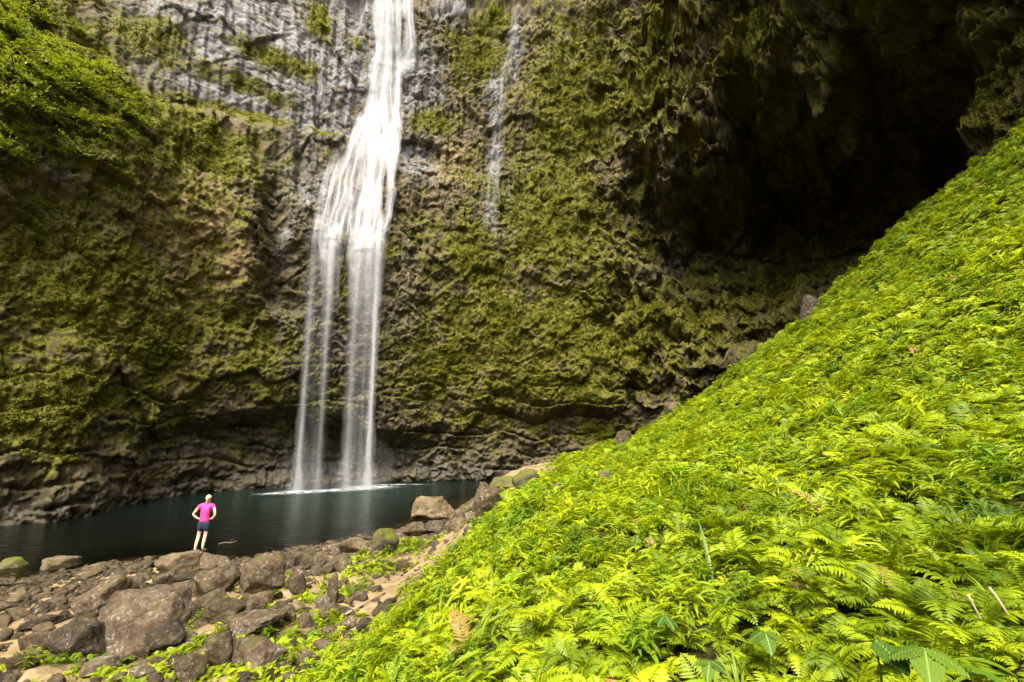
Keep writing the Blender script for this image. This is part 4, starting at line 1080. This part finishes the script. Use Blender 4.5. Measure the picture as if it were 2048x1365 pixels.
for i, (px, py, sz) in enumerate(UL):
    shrub(px, py, sz, 'leafy green shrub in the thicket on the upper left cliff', 'shrubs on the upper left cliff', i)
for i, (px, py, sz, lab) in enumerate([(990, 25, 1.2, 'bright green shrub on the cliff top right of the waterfall, by the trickle'), (955, 80, .9, 'small shrub on the ledge right of the waterfall, below the brighter one'),
                                       (645, 50, .8, 'small shrub on pale rock left of the top of the waterfall'), (655, 85, .6, 'lowest little shrub on the pale rock left of the waterfall')]):
    shrub(px, py, sz, lab, None, i + 2)

# ------------------------------------------------------------------ single plants and litter in the foreground
def at_lift(px, py, lift): return on_ground(px, py, lift)
def broad_leaf_geo(L, W, seed, teeth=11):
    """A toothed oval leaf with a sunken midrib and raised panels between the veins."""
    r = np.random.default_rng(seed); V, Fc = [], []
    n_ = teeth * 2
    for i in range(n_ + 1):
        q = i / n_; w = W * 0.5 * math.sin(math.pi * q ** .8) ** .75 * (1 + (.10 if i % 2 else -.05)); zz = -.25 * L * q * q + (0.010 if i % 2 else 0)
        for u_ in (-1, -.5, 0, .5, 1):
            V.append([u_ * w, L * q, zz + abs(u_) * W * .12 - (u_ * u_) * W * .16])
    for i in range(n_):
        for j in range(4):
            a = i * 5 + j; Fc.append((a, a + 1, a + 6, a + 5))
    return np.array(V), Fc
def compound(px, py, lift, L, az, tilt, label, leaves=3, seed=1, wid=.62):
    q = at_lift(px, py, lift); gz = float(ground(q[0], q[1])); h = max(.06, q[2] - gz)
    root = empty('bramble', (q[0], q[1], gz))
    v, f = tube([[0, 0, -.03], [.01, 0, h * .6], [0, 0, h]], [.006, .005, .003], 5)
    mesh_obj('stem', v, f, LEAF_BROAD, root)
    for i in range(leaves):
        v, f = broad_leaf_geo(L * (1 if i == 0 else .8), L * wid, seed + i)
        o = mesh_obj('leaf', v, f, LEAF_BRAMBLE, root)
        o.location = (0, 0, h); o.rotation_euler = (tilt + rng.uniform(-.12, .12), 0, az + (0, 1.25, -1.25, 2.5, -2.5)[i])
    tag(root, label, 'plant')
compound(1850, 1300, .32, .16, 2.5, -.25, 'dark green bramble with three toothed leaves at the bottom right', 3, 1)
compound(1750, 1285, .30, .15, 3.3, -.2, 'plant with one broad pale green leaf left of the dark bramble', 2, 5, .75)
compound(1530, 1265, .27, .12, 2.9, -.3, 'bramble with two toothed leaves among the ferns at lower middle right', 3, 9)
compound(1330, 1235, .24, .09, 3.4, -.3, 'small pale bramble in the ferns near the bottom middle', 3, 13)
compound(1420, 1325, .25, .10, 2.6, -.2, 'bramble sprig near the bottom edge among ferns', 3, 17)
def blades(px, py, lift, items, label, name='grass', mat=None, cat='grass', wide=.022):
    q = at_lift(px, py, lift); gz = float(ground(q[0], q[1]))
    root = empty(name, (q[0], q[1], gz))
    for az, L, up in items:
        d = np.array([math.sin(az), math.cos(az), 0]); side = np.array([d[1], -d[0], 0]); V, Fc = [], []
        for i in range(9):
            t_ = i / 8; c_ = d * L * t_ * .85 + np.array([0, 0, L * (up * t_ - .55 * t_ * t_)]); w = wide * (1 - t_ ** 2.2) * min(1, .35 + 3 * t_) + .001
            V += [c_ + side * w + [0, 0, w * .3], c_, c_ - side * w + [0, 0, w * .3]]
        for i in range(8):
            a = i * 3; Fc += [(a, a + 1, a + 4, a + 3), (a + 1, a + 2, a + 5, a + 4)]
        mesh_obj('blade', V, Fc, mat or LEAF_BROAD, root)
    tag(root, label, cat)
blades(2040, 1265, .2, [(-1.5, .36, .5), (-1.2, .3, .7)], 'broad grass with long blades pointing left at the right edge', wide=.028)
blades(2040, 1310, .2, [(-1.6, .34, .35), (-.6, .25, .8)], 'broad-leaved grass at the right edge below the longer blades', wide=.03)
blades(1425, 1140, .1, [(.1, .42, 1.5), (-.5, .3, 1.3)], 'upright light green grass blades standing out of the ferns', wide=.013)
blades(1780, 1200, .15, [(-.8, .3, .9), (1.2, .28, .8), (2.4, .25, .9)], 'tuft of wide green blades among the right-hand ferns', wide=.018)
blades(1900, 1120, .15, [(-1.2, .3, .8), (.6, .3, .9), (2.2, .26, .7)], 'tuft of wide blades beside the right edge, above the dead stalks', wide=.018)
def stalk(px0, py0, px1, py1, lift, rad, label, mat=STRAW, name='dead_stalk', cat='stalk'):
    a, b = at_lift(px0, py0, lift), at_lift(px1, py1, lift * .6)
    m_ = (a + b) / 2 + [.01, .02, .015]
    v, f = tube([a - a, m_ - a, b - a], [rad, rad * .9, rad * .7], 7)
    o = mesh_obj(name, v, f, mat); o.location = a
    tag(o, label, cat)
stalk(1935, 1190, 1962, 1240, .28, .006, 'bleached straw stalk at lower right, left of two', )
stalk(1978, 1175, 2018, 1232, .28, .006, 'bleached straw stalk at lower right, right of two')
stalk(691, 1229, 770, 1186, .05, .022, 'long tan stick lying on the dirt at the fern edge', BARK_L := plain('dry_wood', (0.30, 0.20, 0.10), .8, var=.3), 'stick', 'stick')
stalk(1905, 1180, 1925, 1225, .22, .006, 'thin reddish dead stalk left of the bleached ones', LEAF_DEAD)
DEAD_ME = [frond_geo(1.0, 16, 700 + i, .2, .6, .6).data('frond', LEAF_DEAD) for i in range(3)]
for i, (px, py, L, lab) in enumerate([(1640, 985, .40, 'orange dying fern frond on the middle of the slope'), (1600, 1130, .24, 'short orange-brown dead frond among green ferns'), (1800, 1130, .30, 'curled brown dead frond beside broad ferns at right'),
                                      (930, 1245, .42, 'pale tan dead frond sticking up at the lower middle'),
                                      (1385, 1010, .35, 'orange withered frond halfway up the slope'), (1830, 690, .4, 'rusty frond high on the right-hand slope')]):
    q = at_lift(px, py, .22); gz = float(ground(q[0], q[1]))
    root = empty('dead_fern', (q[0], q[1], gz))
    for j in range(2):
        o = link(bpy.data.objects.new('frond', DEAD_ME[(i + j) % 3]), root); s_ = L * (1.15 - .35 * j); o.scale = (s_, s_, s_)
        o.rotation_euler = (.55 - .3 * j, 0, rng.uniform(-1, 1) + 2.4 * j)
    tag(root, lab, 'fern')
# driftwood lying in the shallows
q = on_ground(455, 1089)
v, f = tube([[-.32, 0, .0], [-.1, .02, .05], [.12, 0, .04], [.3, .05, .10]], [.02, .028, .024, .01], 7)
v2, f2 = tube([[.05, 0, .04], [.14, .05, .16]], [.02, .006], 6)
drift = Geo(); drift.add(v, f); drift.add(v2, f2)
o = link(bpy.data.objects.new('driftwood', drift.data('driftwood', BARK))); o.location = (q[0], q[1], 0.0)
tag(o, 'dark driftwood branch lying in the shallows right of the person', 'driftwood')
# ------------------------------------------------------------------ person on the boulder, back to the viewer, hands on hips
SKIN = plain('skin', (0.62, 0.38, 0.24), .55, .35, var=.06)
SHIRT = plain('pink_shirt', (0.80, 0.045, 0.21), .8, .2, var=.12, bump=.3)
SHORTS = plain('navy_shorts', (0.020, 0.028, 0.055), .85, .2, var=.2)
HAIR = plain('blonde_hair', (0.58, 0.40, 0.17), .55, .3, var=.3, scale=60)
SOLE = plain('dark_sandal', (0.03, 0.025, 0.02), .8, .2)
def skinned(name, verts, edges, radii, mat, parent, levels=2, root=0):
    me = bpy.data.meshes.new(name); me.from_pydata(verts, edges, []); me.update()
    tmp = bpy.data.objects.new(name, me); COL.objects.link(tmp)
    md = tmp.modifiers.new('skin', 'SKIN'); md.use_smooth_shade = True
    if not me.skin_vertices: me.skin_vertices.new()
    for i, r_ in enumerate(radii):
        sv = me.skin_vertices[0].data[i]; sv.radius = r_ if isinstance(r_, tuple) else (r_, r_); sv.use_root = (i == root)
    sb = tmp.modifiers.new('sub', 'SUBSURF'); sb.levels = levels; sb.render_levels = levels
    dg = bpy.context.evaluated_depsgraph_get(); dg.update()
    new = bpy.data.meshes.new_from_object(tmp.evaluated_get(dg))
    bpy.data.objects.remove(tmp); new.name = name
    new.materials.clear(); new.materials.append(mat)
    new.polygons.foreach_set('use_smooth', np.ones(len(new.polygons), bool))
    return link(bpy.data.objects.new(name, new), parent)
rv = np.array([PERSON_ROCK.matrix_basis @ v_.co for v_ in PERSON_ROCK.data.vertices])
vr = ray(404, 1104); fy_ = PERSON_ROCK.location.y - .05
fx_ = vr[0] / vr[1] * fy_
def top_at(x_, y_):
    m_ = np.hypot(rv[:, 0] - x_, rv[:, 1] - y_) < .13
    return rv[m_, 2].max() if m_.any() else rv[:, 2].max()
zl, zr_ = top_at(fx_ - .22, fy_), top_at(fx_ + .03, fy_)
pz = max(zl, zr_) - 0.015
person = empty('person', (fx_ - .02, fy_, pz)); person.scale = (.90, .90, .92)
tag(person, 'person in pink shirt and dark shorts standing on a boulder, hands on hips', 'person')
lz, rz_ = max(zl - pz, -.07), max(zr_ - pz, -.07)
BV = [(0, 0, .93), (.01, -.005, 1.05), (.03, -.01, 1.22), (.04, 0, 1.36), (.055, .005, 1.44), (.065, .015, 1.50), (.075, .02, 1.57), (.08, .02, 1.645), (.08, .01, 1.70),
      (-.085, 0, .86), (-.15, .03, .50 + lz * .5), (-.175, -.02, .30 + lz * .7), (-.205, -.03, .09 + lz), (-.215, .03, .05 + lz), (-.23, .13, .035 + lz),
      (.09, 0, .86), (.07, .03, .50 + rz_ * .5), (.055, -.02, .30 + rz_ * .7), (.04, -.03, .09 + rz_), (.05, .03, .05 + rz_), (.075, .13, .035 + rz_),
      (-.11, 0, 1.395), (-.20, -.01, 1.36), (-.29, -.04, 1.24), (-.355, -.07, 1.13), (-.27, -.03, 1.04), (-.19, .0, .985), (-.15, .035, .97),
      (.19, 0, 1.40), (.27, -.01, 1.365), (.325, -.04, 1.24), (.36, -.07, 1.125), (.30, -.03, 1.04), (.225, .0, .985), (.185, .035, .97)]
BE = [(0, 1), (1, 2), (2, 3), (3, 4), (4, 5), (5, 6), (6, 7), (7, 8), (0, 9), (9, 10), (10, 11), (11, 12), (12, 13), (13, 14), (0, 15), (15, 16), (16, 17), (17, 18), (18, 19), (19, 20),
      (3, 21), (21, 22), (22, 23), (23, 24), (24, 25), (25, 26), (26, 27), (3, 28), (28, 29), (29, 30), (30, 31), (31, 32), (32, 33), (33, 34)]
BR = [.15, .122, .145, .115, .055, .05, .062, .078, .045, .088, .058, .056, .036, .038, .026, .088, .058, .056, .036, .038, .026,
      .065, .055, .044, .038, .036, .026, .03, .065, .055, .044, .038, .036, .026, .03]
# five fingers per hand, the thumb off the side of the palm
for hand, sg in ((27, 1), (34, -1)):
    hx, hy, hz = BV[hand]
    for j, (dz, ln) in enumerate(((.022, .075), (.008, .085), (-.008, .08), (-.022, .062))):
        a = len(BV); BV += [(hx + sg * .012, hy + .03, hz + dz), (hx + sg * .03, hy + .03 + ln * .6, hz + dz - .008), (hx + sg * .045, hy + .03 + ln, hz + dz - .02)]
        BE += [(hand, a), (a, a + 1), (a + 1, a + 2)]; BR += [.010, .009, .007]
    a = len(BV); BV += [(hx + sg * .01, hy - .012, hz + .03), (hx + sg * .045, hy - .035, hz + .02)]; BE += [(hand, a), (a, a + 1)]; BR += [.011, .009]
# nose and ears
a = len(BV); BV += [(.085, .125, 1.605)]; BE += [(6, a)]; BR += [.016]
body = skinned('body', BV, BE, BR, SKIN, person)
shirt = skinned('shirt', [(0, 0, .885), (.005, 0, .97), (.01, -.005, 1.07), (.03, -.01, 1.22), (.04, 0, 1.36), (.052, .005, 1.43), (-.11, 0, 1.395), (-.195, -.01, 1.36), (-.24, -.025, 1.31), (.19, 0, 1.40), (.265, -.01, 1.365), (.297, -.025, 1.31)],
                [(0, 1), (1, 2), (2, 3), (3, 4), (4, 5), (4, 6), (6, 7), (7, 8), (4, 9), (9, 10), (10, 11)],
                [.178, .168, .150, .166, .140, .07, .078, .072, .066, .078, .072, .066], SHIRT, person)
shorts = skinned('shorts', [(0, 0, .97), (0, 0, .89), (-.085, 0, .80), (-.125, .01, .60), (.09, 0, .80), (.085, .01, .60)], [(0, 1), (1, 2), (2, 3), (1, 4), (4, 5)],
                 [.160, .182, .124, .122, .124, .122], SHORTS, person, root=1)
hv, hf = ICO[4]
def hair_lump(c_, r_, sd):
    ang_ = np.arctan2(hv[:, 1], hv[:, 0])
    w_ = 1 + .035 * np.sin(ang_ * 23 + 3 * hv[:, 2]) + .05 * fbm(hv[:, 0] * 3, hv[:, 1] * 3, hv[:, 2] * 1.2, 3, sd)
    return hv * w_[:, None] * np.array(r_) + np.array(c_)
hg = Geo()
hg.add(hair_lump((.079, -.012, 1.640), (.080, .094, .088), 1), hf); hg.add(hair_lump((.073, -.075, 1.60), (.042, .045, .055), 2), hf); hg.add(hair_lump((.066, -.075, 1.53), (.026, .026, .065), 3), hf)
hair = link(bpy.data.objects.new('hair', hg.data('hair', HAIR)), person)
for sx, lz_, tx in ((-.21, lz, -.018), (.045, rz_, .028)):
    v, f = tube([[sx - tx * .4, -.075, .022 + lz_], [sx, -.03, .02 + lz_], [sx + tx * .5, .07, .018 + lz_], [sx + tx, .17, .02 + lz_]], [.03, .042, .046, .032], 10)
    v = np.array(v); v[:, 2] = lz_ + .018 + (v[:, 2] - lz_ - .018) * .5
    mesh_obj('sandal', v, f, SOLE, person)
for o in (body, shirt, shorts):
    o.scale = (1, .8, 1)
